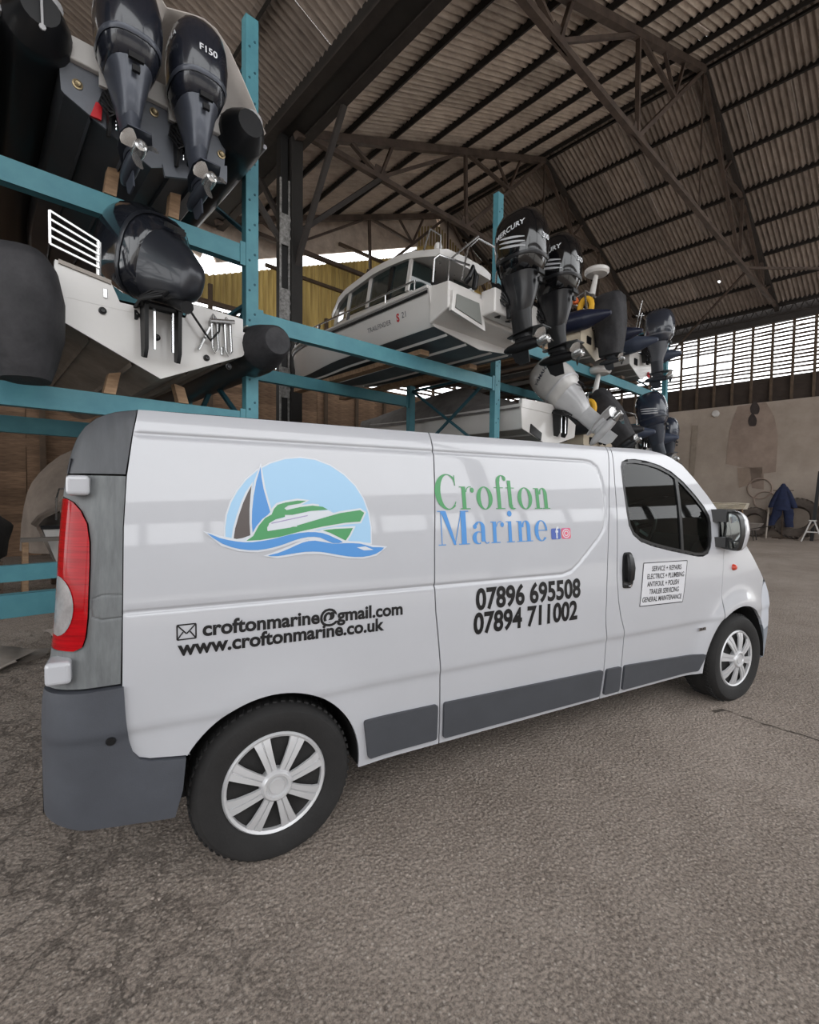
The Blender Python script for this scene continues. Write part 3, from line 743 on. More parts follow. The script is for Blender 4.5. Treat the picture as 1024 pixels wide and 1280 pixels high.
# grey cladding along the sill
def rounded(poly, r, n=4):
    out = []; m = len(poly)
    for i in range(m):
        a, b, c = np.array(poly[i-1]), np.array(poly[i]), np.array(poly[(i+1) % m])
        u = (a-b)/np.linalg.norm(a-b); w = (c-b)/np.linalg.norm(c-b)
        for t in np.linspace(0, 1, n): out.append(tuple((1-t)**2*(b+u*r)+2*t*(1-t)*b+t*t*(b+w*r)))
    return out
for nm, poly in (('sill_cladding', [(.432, .318), (.806, .318), (.800, .503), (.402, .508)]),
                 ('sill_cladding', [(.846, .314), (1.978, .312), (1.990, .478), (.838, .503)]),
                 ('sill_cladding', [(2.020, .312), (2.160, .312), (2.158, .474), (2.026, .477)]),
                 ('sill_cladding', [(2.190, .312), (2.968, .312), (3.028, .430), (2.190, .474)])):
    flank_part(nm, rounded(poly, .015), M_GREYPL, off=-.016, lip=.03, zextra=(), fn=flank_base)
# rear pillar, tail lamp, bumper
def rear_edge(z0, z1, n=12, eps=.003): return [(float(_xr(z))+eps, z) for z in np.linspace(z0, z1, n)]
L_LAMP = [(-.712, 1.512), (-.690, 1.500), (-.665, 1.470), (-.645, 1.425), (-.637, 1.36), (-.637, 1.28), (-.643, 1.10), (-.650, 1.03), (-.660, .998), (-.685, .984)]
lowpil = [(-.546, .850)]+[(x-GAP, z) for x, z in L_PIL[::-1] if .86 < z < 1.597]+[(-.5255, 1.597)]+rear_edge(1.597, 1.520, 4)[:1]+[(float(_xr(1.52))+.003, 1.52)]+[(x+.004, z) for x, z in L_LAMP]+[(float(_xr(.976))+.003, .976), (float(_xr(.85))+.003, .850)]
def rear_fn(x, z): return flank(x, z)
flank_part('rear_pillar_trim', lowpil, M_PILLAR, off=.004, step=.005)
flank_part('rear_pillar_cap', [(-.527, 1.604), (-.505, 1.762), (-.496, 1.81), (-.490, 1.854)]+[p for p in TOP[::-1] if p[0] < -.5]+[(-.719, 1.604)], M_PILLAR_D, off=.002, step=.0125)
M_RED = mat('tail_lamp_red', (172, 6, 18), 0.08, spec=.25, var=.35, vscale=30, col2=(120, 3, 10), stretch=(.2, .2, 6))
M_CLEAR = mat('lamp_clear_lens', (150, 146, 146), 0.2, var=.4, vscale=20, coat=.5)
lamp = [(x, z) for x, z in L_LAMP]+[(float(_xr(z))+.004, z) for z in np.linspace(.984, 1.512, 16)]
lo_ = flank_part('tail_lamp', lamp, M_RED, off=-.008, step=.0125)
rev = [(-.748+.062*math.cos(t), 1.135+.105*math.sin(t)) for t in np.radians(np.linspace(80, -80, 14))]+[(float(_xr(z))+.006, z) for z in np.linspace(1.035, 1.235, 8)]
rl = flank_mesh('reverse_lens', rev, -.012, .01, .0125)
for s in (1, -1):
    q = bpy.data.objects.new('reverse_lens', rl); COL.objects.link(q); q.parent = lo_; q.scale = (1, s, 1)
    if s < 0: q.parent = [c for c in van.children if c.name.startswith('tail_lamp')][-1]; q.scale = (1, 1, 1)
rl.materials.append(M_CLEAR)
# white door hinges on the corner
for (x0, x1, z0, z1) in ((-.705, -.635, 1.525, 1.596), (-.765, -.690, .880, .960)):
    b = MB(); x = (x0+x1)/2; yy = float(flank_base(x, (z0+z1)/2))
    b.box((x, yy-.012-VAN_Y, (z0+z1)/2), (x1-x0, .10, z1-z0)); me = b.mesh('door_hinge', None)
    o = both_sides('door_hinge', me, M_WHITE)
    for q in [c for c in van.children if c.data is me]:
        m_ = q.modifiers.new('bevel', 'BEVEL'); m_.width = .014; m_.segments = 3
# rear bumper: wraps the corner
rb = [(-.536, .840), (-.530, .715), (-.522, .633), (-.510, .586), (-.488, .557), (-.455, .543), (-.334, .526), (-.345, .40), (-.372, .297), (-.55, .315), (-.67, .335), (-.745, .36)]+rear_edge(.38, .84, 14, .004)
flank_part('rear_bumper', rb, M_BUMPER, off=-.014, lip=.05, step=.0125, zextra=(), fn=flank_base)
b = MB(); px_ = px_flank(139, 924); b.lathe([(.0, -.006), (.012, -.006), (.016, 0), (.016, .02)], (px_[0], float(flank_base(*px_))-.018-VAN_Y, px_[1]), 'y', 20); b.build('parking_sensor', M_BLACK, van)
# inner dark skin that shows in the gaps, wheel arches, underside, rear face
inner = [(-.66, .40), (-.36, .40)]+arc((0, .325, .395), 168, 12, 20)+[(.39, .31), (2.98, .31)]+arc((3.462, .305, .436), 178, 8, 20)+[(3.88, .40), (3.80, .80), (3.20, .95), (2.12, 1.0), (2.12, 1.82), (-.48, 1.815), (-.60, 1.75), (-.68, 1.4)]
flank_part('inner_shell', inner, M_DARKGAP, off=.03, lip=0, step=.06, zextra=(), fn=flank_base)
for c_, r_ in ((ARCH_R, .384), (ARCH_F, .424)):
    b = MB(); rs_ = []
    for y in (.03, .34):
        rs_.append([(c_[0]+r_*math.cos(t), y-VAN_Y, c_[1]+r_*math.sin(t)) for t in np.linspace(math.radians(-4), math.radians(176 if c_ is ARCH_R else 190), 24)])
    b.rings(rs_, False, False); n_ = 24; b.f.append(tuple(range(n_, 2*n_))); b.mi.append(0)
    both_sides('wheel_arch_liner', b.mesh('wheel_arch_liner', 60), M_DARKGAP)
    b = MB(); rs_ = []
    for y, dr in ((float(flank_base(c_[0], c_[1]+r_))+.001, .006), (float(flank_base(c_[0], c_[1]+r_))+.03, 0)):
        rs_.append([(c_[0]+(r_+dr)*math.cos(t), y-VAN_Y, c_[1]+(r_+dr)*math.sin(t)) for t in np.linspace(0, math.pi, 30)])
b = MB(); b.box((1.55, 0, .33), (4.3, 1.5, .14)); b.build('underbody', M_DARKGAP, van, None)
b = MB(); b.box((3.1, 0, .25), (.5, 1.2, .06)); b.tube([(2.2, -.3, .2), (.2, -.3, .2), (-.7, -.3, .25)], .03); b.build('exhaust', M_DARKGAP, van)
# rear doors
b = MB(); zs_ = np.linspace(.86, 1.66, 12)
for s in (-1, 1):
    b.rings([[(float(_xr(z))+.012-.02*math.sin(math.pi*abs(yy)/1.9*0), yy, z) for yy in np.linspace(s*.006, s*(.79-.25*max(0, (z-1.7)/.16)**2*.4), 8)] for z in zs_], False, False)
b.build('rear_door', M_WHITE, van, 40)
for s in (-1, 1):
    b = MB(); b.rings([[(float(_xr(z))+.006, s*yy, z) for yy in (.10, .40, .70)] for z in (1.22, 1.4, 1.58)], False, False); b.build('rear_window', M_BLACK, van, 40)
b = MB(); b.box((-.776, .34, .98), (.02, .52, .115)); b.build('number_plate', mat('yellow_plate', (210, 176, 50), .5), van, None)
b = MB(); b.box((-.785, .07, 1.02), (.05, .05, .20)); b.build('rear_door_handle', M_BLACK, van, None, .01)
b = MB(); b.rings([[(float(_xr(z))+.0, yy, z) for yy in np.linspace(-.80, .80, 10)] for z in (.36, .6, .85)], False, False); b.build('rear_bumper_centre', M_BUMPER, van, 40)
b = MB(); b.box((-.55, 0, .40), (.4, 1.55, .1)); b.build('rear_valance', M_DARKGAP, van, None)

# roof, screen, bonnet and nose: one loft across from the side-top curve, split by material
def loft_part(name, i0, i1, m, crown, fwd, smooth=50):
    NS = 22; b = MB(); rings = []
    for i in np.linspace(i0, i1, int(abs(i1-i0)*3)+2):
        k = int(min(len(TOP)-2, math.floor(i))); t = i-k
        x = TOP[k][0]*(1-t)+TOP[k+1][0]*t; z = TOP[k][1]*(1-t)+TOP[k+1][1]*t
        y = float(flank_base(x, z)); r = []
        for sg in list(np.linspace(0, 1, NS))+list(np.linspace(1, 0, NS))[1:]:
            pass
        half = []
        for s in np.linspace(0, 1, NS):
            w = 1-(1-s)**1.9; half.append((x+fwd(i)*w, -(VAN_Y-y)*(1-s), z+crown(i)*w))
        r = half+[(p[0], -p[1], p[2]) for p in half[::-1][1:]]
        rings.append(r)
    b.rings(rings, False, False); return b.build(name, m, van, smooth)
i_top = {x: i for i, (x, z) in enumerate(TOP)}
def crown(i): return float(np.interp(i, [0, 3, 6, 8, 10, 13, 18, 23, 30], [.01, .02, .04, .05, .05, .04, .03, .02, 0]))
def fwd(i): return float(np.interp(i, [0, 3, 5, 8, 10, 12, 14, 18, 23, 27, 30], [-.03, -.03, -.02, 0, .02, .10, .22, .36, .38, .38, .38]))
loft_part('roof_end', 0, 5.9, M_PILLAR_D, crown, fwd)
loft_part('roof', 5.9, 13, M_WHITE, crown, fwd)
loft_part('windscreen', 13, 18.5, M_GLASS, crown, fwd)
loft_part('bonnet', 18.5, 23.6, M_WHITE, crown, fwd)
loft_part('nose_panel', 23.6, 25.2, M_WHITE, crown, fwd)
loft_part('grille', 25.2, 26.2, M_BLACK, crown, fwd)
loft_part('bumper_front_face', 26.2, 30, mat('van_bumper_grey', (128, 134, 142), .5), crown, fwd)
# cab interior
b = MB(); b.prism([(-.86, .4), (.86, .4), (.86, 1.2), (.77, 1.80), (-.77, 1.80), (-.86, 1.2)], .03, lambda u, v, t: (2.13+t, u, v)); b.build('bulkhead', mat('cab_bulkhead', (40, 42, 44), .8), van, None)
M_SEAT = mat('cab_seat_fabric', (58, 60, 64), .9, var=.3, vscale=10)
for yy in (-.48, .05, .50):
    b = MB()
    b.rings([[(2.34+dx+.18*q, yy+dy*wd, .98+.62*q) for dx, dy in ((-.09, -1), (.07, -.9), (.1, 0), (.07, .9), (-.09, 1))] for q, wd in ((0, .22), (.3, .235), (.7, .22), (.9, .18), (1.0, .1))])
    b.rings([[(2.45+dx, yy+dy*.23, .92+h) for dx, dy in ((-.1, -1), (.42, -1), (.5, -.6), (.5, .6), (.42, 1), (-.1, 1))] for h in (-.12, 0, .06)])
    b.build('cab_seat', M_SEAT, van, 50)
    b = MB(); b.rings([[(2.53+.02*q+dx*k, yy+dy*k, 1.62+.2*q) for dx, dy in ((-.05, -.12), (.05, -.12), (.06, 0), (.05, .12), (-.05, .12))] for q, k in ((0, .8), (.3, 1), (.8, 1), (1, .7))]); b.build('headrest', M_SEAT, van, 50)
b = MB(); b.rings([[(x, yy, z) for x, z in ((3.05, .8), (2.98, 1.14), (3.06, 1.22), (3.30, 1.25), (3.58, 1.20), (3.5, .8))] for yy in (-.84, 0, .84)]); b.build('dashboard', mat('dashboard_plastic', (48, 50, 54), .6), van, 40)
b = MB(); ct = np.array((2.84, -.46, 1.30)); ax = np.array((.50, 0, -.0)); 
tl = math.radians(25)
ring = [ct+.195*np.array((math.sin(tl)*math.sin(t), math.cos(t), math.cos(tl)*math.sin(t))) for t in np.linspace(0, 2*math.pi, 33)]
b.tube(ring, .016, 8, False)
for t in (math.pi*1.5, .25, math.pi-.25): b.tube([ct, ct+.19*np.array((math.sin(tl)*math.sin(t), math.cos(t), math.cos(tl)*math.sin(t)))], .018, 6)
b.lathe([(.0, -.03), (.07, -.03), (.07, .02), (0, .02)], ct, 'x', 14)
b.tube([ct, ct+np.array((.25, 0, -.12))], .04, 8); b.build('steering_wheel', M_BLACK, van)
b = MB(); b.box((3.06, .05, 1.62), (.03, .2, .07)); b.build('rear_view_mirror', M_BLACK, van, None, .01)
# door mirror
mr = MB(); 
def mirror(s):
    for z0, z1 in ((1.19, 1.26), (1.37, 1.46)):
        b = MB(); b.rings([[(3.165+.05*q+dx, s*(VAN_Y-.06+.10*q), (z0+z1)/2+dz*(z1-z0)/2) for dx, dz in ((-.05, -1), (.07, -1), (.07, 1), (-.05, 1))] for q in (0, 1)]); b.build('mirror_arm', M_BLACK, van, 40)
    out = rounded([(0.0, 1.18), (.115, 1.165), (.14, 1.30), (.12, 1.425), (.06, 1.452), (.0, 1.435)], .04, 5)
    def P(q, v, dx, k):
        cy, cz = .07, 1.31; yy = cy+(q-cy)*k; zz = cz+(v-cz)*k
        return (3.185+dx+.22*yy, s*(VAN_Y-.018+yy), zz)
    b = MB(); b.rings([[P(q, v, dx, k) for q, v in out] for dx, k in ((0, 1.0), (.05, 1.03), (.10, .95), (.14, .72), (.155, .4))]); b.build('mirror_housing', M_BLACK, van, 50)
    b = MB(); b.rings([[P(q, v, dx, k) for q, v in out] for dx, k in ((.045, 1.045), (.07, 1.05), (.11, .96), (.15, .74), (.165, .42))], True, False); b.build('mirror_shell', M_WHITE, van, 50)
    b = MB(); top = [P(q, max(v, 1.235), -.004, .90) for q, v in out]; b.add(top, [tuple(range(len(top)))]); b.build('mirror_glass', mat('mirror_glass', (120, 124, 124), .03, metal=1.0), van, None)
    b = MB(); lowr = [P(q, min(v, 1.222), -.004, .90) for q, v in out]; b.add(lowr, [tuple(range(len(lowr)))]); b.build('mirror_glass', MATS['mirror_glass'], van, None)
for s in (-1, 1): mirror(s)
# door handle, repeater, badge, rubbing details
hx = rounded([(2.135, .975), (2.205, .970), (2.228, 1.0), (2.236, 1.10), (2.232, 1.17), (2.212, 1.196), (2.155, 1.196), (2.140, 1.17), (2.132, 1.08)], .012, 3)
hd = flank_part('door_handle_recess', hx, M_BLACK, off=-.006, lip=.02, step=.03, zextra=(), fn=flank_base)
b = MB(); b.rings([[(2.183+dx*k, float(flank_base(2.18, z))-VAN_Y-.006-d-(.018 if d2 else 0), z) for dx, d2 in ((-.022, 0), (-.018, 1), (.018, 1), (.022, 0))] for z, k, d in ((1.01, .7, 0), (1.03, 1, .012), (1.10, 1.1, .02), (1.16, 1, .012), (1.185, .6, 0))]); b.build('door_handle', M_BLACK, van, 40)
b = MB(); b.lathe([(0, -.03), (.008, -.03), (.009, -.02), (.009, 0)], (2.178, float(flank_base(2.178, .992))-VAN_Y, .992), 'y', 12); b.build('door_lock', M_CHROME, van)
p_ = px_flank(917, 709); b = MB(); b.lathe([(.0, -.024), (.016, -.020), (.022, -.010), (.025, .0), (.025, .01)], (p_[0], float(flank_base(*p_))-VAN_Y, p_[1]), 'y', 16); b.build('side_repeater', mat('amber_red_lens', (186, 62, 44), .2, coat=.6), van)
p_ = px_flank(877, 786); b = MB(); b.box((p_[0], float(flank_base(*p_))-VAN_Y-.004, p_[1]), (.085, .008, .022)); b.build('badge', M_CHROME, van, None)
v_, f_ = text_mesh('2.0 dCi', .022, 'CENTER', .0008)
b = MB(); b.add([(p_[0]+q[0], float(flank_base(*p_))-VAN_Y-.009, p_[1]-.007+q[1]) for q in v_], f_); b.build('badge_lettering', M_BLACK, van, None)
b = MB(); q0 = np.array((.809, 0, 0)); 
# wheels
def wheel(x, s, z=.322):
    w = bpy.data.objects.new('wheel', None); COL.objects.link(w); w.parent = van; w.location = (x, s*(VAN_Y-.035), z); w.rotation_euler = (0, random.uniform(-.6, .6), 0 if s < 0 else math.pi)
    R = .333
    t = MB(); t.lathe([(.205, .0), (.22, -.018), (.235, -.024), (.28, -.036), (.305, -.032), (.320, -.016), (R-.004, .008), (R, .035), (R, .17), (R-.006, .20), (.30, .235), (.24, .225), (.205, .20)], (0, 0, 0), 'y', 56)
    for k in range(60):
        a = 2*math.pi*k/60
        for y0, y1, da in ((.010, .050, .03), (.15, .19, .03)):
            c_, s_ = math.cos(a), math.sin(a)
            t.bar((c_*(R+.001), y0, -s_*(R+.001)), (math.cos(a+da)*(R+.001), y1, -math.sin(a+da)*(R+.001)), .018, .008, up=(c_, 0, -s_))
    t.build('tyre', M_RUBBER, w, 30)
    d = MB(); d.lathe([(0, .03), (.19, .03), (.20, .0), (.207, .0), (.207, .04)], (0, 0, 0), 'y', 40); d.build('wheel_disc', mat('wheel_disc_black', (26, 26, 27), .5), w, 40)
    h = MB()
    h.lathe([(.214, .004), (.216, -.012), (.208, -.022), (.197, -.016), (.195, .004)], (0, 0, 0), 'y', 48); h.f = h.f[:-2]; h.mi = h.mi[:-2]
    for k in range(8):
        a = 2*math.pi*k/8+.12
        ca, sa = math.cos(a), math.sin(a)
        def Q(r, tt, y): return (r*ca-tt*sa, y, -(r*sa+tt*ca))
        for lo, hi in ((-1, -.08), (.08, 1)):
            h.rings([[Q(r, wd*q, y) for q, y in ((lo, yb+.012), (lo*.96+hi*.04, yb), (hi*.96+lo*.04, yb), (hi, yb+.012))] for r, wd, yb in ((.045, .020, -.034), (.10, .023, -.034), (.16, .029, -.028), (.200, .036, -.016))], False, False)
        h.rings([[Q(r, wd*q, y) for q, y in ((-.12, yb+.006), (.12, yb+.006))] for r, wd, yb in ((.045, .020, -.034), (.10, .023, -.034), (.16, .029, -.028), (.200, .036, -.016))], False, False)
    h.lathe([(.0, -.040), (.030, -.042), (.034, -.036), (.042, -.036), (.046, -.046), (.056, -.046), (.066, -.034), (.068, .0)], (0, 0, 0), 'y', 32)
    h.build('hubcap', M_SILVER, w, 40)
    return w
for x in (.010, 3.475):
    for s in (-1, 1): wheel(x, s)
# ------------------------------------------------------------------ lettering and logo on the van's flank
INK = mat('decal_black', (20, 20, 22), .35); D_GREEN = mat('decal_green', (72, 140, 90), .35); D_BLUE = mat('decal_blue', (76, 134, 194), .35)
D_SKY = mat('decal_sky', (150, 186, 214), .35); D_WHITE = mat('decal_white', (196, 200, 206), .35); D_GREY = mat('decal_sail_grey', (80, 72, 70), .35); D_LILAC = mat('decal_lilac', (150, 140, 175), .4)
def decal(name, polys, m, lift):
    """filled shapes (x, z) following the flank"""
    b = MB()
    for poly in polys:
        v, f = mesh_region(poly, .05)
        A = np.array(v); y = flank_base(A[:,0], A[:,1])-VAN_Y-lift
        b.add([(A[i,0], y[i], A[i,1]) for i in range(len(A))], f)
    return b.build(name, m, van, None)
def decal_text(name, s, x0, z0, x1, size, m, lift=.0022, bold=0.0, z1=None, slant=0.0):
    v, f = text_mesh(s, size, 'LEFT', bold)
    w = v[:,0].max()-v[:,0].min(); k = (x1-x0)/w; v[:,0] = (v[:,0]-v[:,0].min())*k
    z1 = z0 if z1 is None else z1
    X = x0+v[:,0]+slant*v[:,1]; Z = z0+(z1-z0)*v[:,0]/(x1-x0)+v[:,1]
    Y = flank_base(X, Z)-VAN_Y-lift
    b = MB(); b.add(list(zip(X, Y, Z)), f); return b.build(name, m, van, None)
ZL = lambda pts: [px_flank(200+u*.3125, 550+v*.3125) for u, v in pts]
def smooth_loop(pts, n=3):
    P = np.array(pts); m = len(P); out = []
    for i in range(m):
        a, b, c, d = P[i-1], P[i], P[(i+1) % m], P[(i+2) % m]
        for t in np.linspace(0, 1, n, endpoint=False):
            out.append(tuple(.5*((2*b)+(-a+c)*t+(2*a-5*b+4*c-d)*t*t+(-a+3*b-3*c+d)*t**3)))
    return out
sky = [(262,395),(262,350),(268,300),(285,250),(310,205),(345,160),(390,122),(440,95),(500,77),(560,72),(620,80),(680,103),(735,140),(780,185),(812,235),(832,290),(842,350),(843,412),(760,405),(700,385),(600,372),(500,388),(400,407),(300,404)]
sail_b = [(402,107),(406,150),(414,195),(428,245),(441,288),(430,300),(410,315),(385,345),(370,372),(367,330),(368,285),(374,225),(385,165)]
sail_d = [(366,182),(350,212),(332,252),(314,305),(300,355),(294,398),(330,392),(361,381),(358,330),(358,280),(361,230)]
boat = [(345,403),(372,384),(395,342),(420,312),(446,298),(455,276),(470,259),(500,250),(550,242),(584,243),(560,254),(512,262),(497,273),(506,280),(560,268),(610,262),(650,267),(671,278),(600,284),(530,299),(462,317),(440,330),(428,350),(430,364),(520,350),(620,321),(720,292),(800,280),(816,291),(800,326),(740,331),(650,346),(560,366),(480,387),(400,400)]
cabin = [(428,360),(436,333),(462,318),(540,299),(610,285),(672,280),(700,296),(620,320),(520,350),(432,364)]
hull = [(650,361),(700,355),(771,352),(757,380),(742,402),(710,386),(680,371)]
wave1 = [(188,372),(240,392),(310,406),(370,408),(450,396),(520,378),(590,368),(650,372),(700,392),(730,408),(690,412),(640,390),(590,388),(540,400),(500,415),(450,430),(390,440),(320,436),(250,415)]
wave2 = [(430,462),(470,452),(520,432),(570,410),(620,402),(690,414),(740,412),(800,414),(850,428),(895,430),(862,455),(810,467),(750,465),(690,455),(640,447),(580,447),(520,456),(470,464)]
spot = [(786,429),(820,425),(853,439),(815,441)]
decal('logo_outline', [poly_offset(ZL(sky), .006), ], D_WHITE, .0010)
decal('logo_sky', [ZL(sky)], D_SKY, .0016)
decal('logo_outline', [poly_offset(ZL(q), .008) for q in (sail_b, sail_d, boat, hull)], D_WHITE, .0022)
decal('logo_outline', [poly_offset(ZL(q), .009) for q in (wave1, wave2)], D_WHITE, .0030)
decal('logo_sail', [ZL(sail_b)], D_BLUE, .0028); decal('logo_sail', [ZL(sail_d)], D_GREY, .0028)
decal('logo_boat', [ZL(boat), ZL(hull)], D_GREEN, .0034)
decal('logo_cabin', [ZL(cabin)], D_WHITE, .0038)
decal('logo_cabin_line', [ZL([(445,331),(590,300),(590,304),(445,335)])], D_LILAC, .0042)
decal('logo_wave', [smooth_loop(ZL(wave1), 2), smooth_loop(ZL(wave2), 2)], D_BLUE, .0044)
decal('logo_wave_glint', [ZL(spot)], D_WHITE, .0050)
# contact lines
decal_text('email_lettering', 'croftonmarine@gmail.com', -.274, .990, .593, .078, INK, bold=.0026, z1=.980)
decal_text('web_lettering', 'www.croftonmarine.co.uk', -.361, .926, .497, .078, INK, bold=.0026, z1=.918)
ex0, ex1, ez0, ez1 = -.362, -.297, .985, 1.040
def stroke(p, q, w):
    p = np.array(p); q = np.array(q); d = (q-p)/np.linalg.norm(q-p); n_ = np.array((-d[1], d[0]))*w/2; return [tuple(p-n_), tuple(q-n_), tuple(q+n_), tuple(p+n_)]
em = ((ex0+ex1)/2, ez0+.020)
decal('envelope_icon', [stroke((ex0, ez0), (ex1, ez0), .005), stroke((ex1, ez0), (ex1, ez1), .005), stroke((ex1, ez1), (ex0, ez1), .005), stroke((ex0, ez1), (ex0, ez0), .005), stroke((ex0, ez1), em, .005), stroke((ex1, ez1), em, .005), stroke((ex0, ez0), (em[0]-.012, em[1]+.008), .005), stroke((ex1, ez0), (em[0]+.012, em[1]+.008), .005)], INK, .0022)
decal_text('phone_lettering', '07896 695508', 1.015, .957, 1.766, .150, INK, bold=.0050, z1=.957)
decal_text('phone_lettering', '07894 711002', 1.001, .833, 1.742, .150, INK, bold=.0050, z1=.830)
# high-contrast serif letters of the company name, drawn as strokes
def ell(cx, cz, rx, rz, t0=0, t1=360, n=28): return [(cx+rx*math.cos(t), cz+rz*math.sin(t)) for t in np.radians(np.linspace(t0, t1, n))]
def crescent(cx, cz, rx, rz, ix, iz, t0, t1, dx=0.0, n=24): return ell(cx, cz, rx, rz, t0, t1, n)+ell(cx+dx, cz, ix, iz, t0, t1, n)[::-1]
def rect(x0, z0, x1, z1): return [(x0, z0), (x1, z0), (x1, z1), (x0, z1)]
XH, HL, ST = .66, .026, .125        # x-height, hairline, stem (cap height = 1)
def g_o(): return [crescent(.28, XH/2, .28, XH/2+.015, .14, XH/2-.012, 90, 270), crescent(.28, XH/2, .28, XH/2+.015, .14, XH/2-.012, -90, 90)], .60
def g_C(): return [crescent(.40, .5, .40, .515, .25, .485, 50, 310, .03), stroke((.655, .985), (.655, .68), HL), [(.655, .70), (.655, .93), (.58, .90), (.63, .80)], stroke((.655, .22), (.60, .09), HL)], .76
def g_r(): return [rect(.08, 0, .08+ST, XH), rect(0, 0, .34, HL), rect(0, XH-HL, .1, XH), crescent(.36, XH-.16, .15, .17, .12, .145, 70, 180), ell(.43, XH-.10, .065, .075)], .54
def g_n(): return [rect(.08, 0, .08+ST, XH), rect(0, 0, .31, HL), rect(0, XH-HL, .1, XH), crescent(.37, XH-.20, .17, .215, .06, .185, 0, 180, -.03), rect(.40, 0, .40+.14, XH-.19), rect(.33, 0, .63, HL)], .68
def g_f(): return [rect(.10, 0, .10+ST, .84), rect(.02, 0, .36, HL), rect(0, XH-HL, .34, XH), crescent(.31, .84, .21, .20, .07, .175, 40, 180, -.0), ell(.41, .93, .06, .065)], .40
def g_t(): return [rect(.08, .12, .08+ST, .88), rect(0, XH-HL, .32, XH), crescent(.235, .13, .155, .145, .01, .115, 180, 310)], .40
def g_M(): return [rect(0, 0, .24, HL), rect(0, 1-HL, .2, 1), rect(.10, 0, .10+HL, 1), [(.10, 1), (.27, 1), (.58, 0), (.50, 0)], stroke((.54, .02), (.78, .98), HL), rect(.76, 0, .93, 1), rect(.66, 0, 1.03, HL), rect(.74, 1-HL, 1.03, 1)], 1.08
def g_a(): return [rect(.33, .06, .33+.14, XH-.16), crescent(.27, XH-.18, .20, .195, .06, .165, 0, 150), ell(.12, XH-.14, .065, .07), crescent(.22, .18, .20, .195, .09, .165, 60, 300, .03), stroke((.30, .345), (.36, .36), HL), crescent(.53, .09, .09, .10, .05, .07, 180, 330)], .64
def g_i(): return [rect(.08, 0, .08+ST, XH), rect(0, 0, .31, HL), rect(0, XH-HL, .1, XH), ell(.155, .90, .085, .09)], .36
def g_e(): return [crescent(.27, XH/2, .27, XH/2+.015, .13, XH/2-.012, 90, 318, .012), crescent(.27, XH/2, .25, XH/2+.012, .17, XH/2-.014, 0, 90), rect(.10, XH/2+.0, .515, XH/2+HL)], .56
def word(name, glyphs, x0, x1, z0, h, m):
    adv = 0; polys = []
    for g in glyphs:
        ps, w = g()
        for p in ps: polys.append([(x+adv, z) for x, z in p])
        adv += w+.03
    k = (x1-x0)/(adv-.05)
    decal(name, [[(x0+x*k, z0+z*h) for x, z in p] for p in polys], m, .0024)
word('company_name_lettering', [g_C, g_r, g_o, g_f, g_t, g_o, g_n], .795, 1.562, 1.470, .175, D_GREEN)
word('company_name_lettering', [g_M, g_a, g_r, g_i, g_n, g_e], .800, 1.525, 1.292, .170, D_BLUE)
ZI = lambda u, v: px_flank(520+u*.2344, 570+v*.2344)
fa, fb = ZI(722, 445), ZI(768, 385); ia, ib = ZI(777, 442), ZI(822, 383)
decal('social_icon', [rounded([(fa[0], fa[1]), (fb[0], fa[1]), (fb[0], fb[1]), (fa[0], fb[1])], .010)], mat('icon_blue', (72, 92, 160), .4), .0024)
decal_text('icon_letter', 'f', fa[0]+.032, fa[1]+.006, fa[0]+.058, .092, D_WHITE, .0034, bold=.002)
iw = ib[0]-ia[0]; ih = ib[1]-ia[1]
decal('social_icon', [rounded([(ia[0], ia[1]), (ib[0], ia[1]), (ib[0], ib[1]), (ia[0], ib[1])], .012)], mat('icon_coral', (226, 104, 92), .4, var=.5, vscale=14, col2=(170, 80, 150)), .0024)
icx, icz = (ia[0]+ib[0])/2, (ia[1]+ib[1])/2
decal('icon_ring', [*[crescent(icx, icz, rx*iw, rx*ih, (rx-.08)*iw, (rx-.08)*ih, t0, t0+180, 0, 20) for rx in (.42, .24) for t0 in (0, 180)]], D_WHITE, .0034)
# magnetic sign on the door
qd = [px_flank(*p) for p in ((804.5, 704), (859, 700.5), (853, 752), (799.5, 758))]
decal('door_sign', [qd], mat('sign_white', (196, 196, 200), .4), .0016)
decal('door_sign_border', [stroke(qd[i], qd[(i+1) % 4], .005) for i in range(4)], INK, .0022)
ul, ur, lr, ll = [np.array(p) for p in qd]
for k, (s, f0, f1) in enumerate((('SERVICE + REPAIRS', .19, .87), ('ELECTRICS + PLUMBING', .10, .95), ('ANTIFOUL + POLISH', .11, .84), ('TRAILER SERVICING', .17, .86), ('GENERAL MAINTENANCE', .04, .95))):
    t = .20+.178*k; L_ = ul+(ll-ul)*t; R_ = ur+(lr-ur)*t
    p = L_+(R_-L_)*f0; q = L_+(R_-L_)*f1
    decal_text('door_sign_lettering', s, p[0], p[1], q[0], .046, INK, .0026, bold=.0006, z1=q[1], slant=.16)
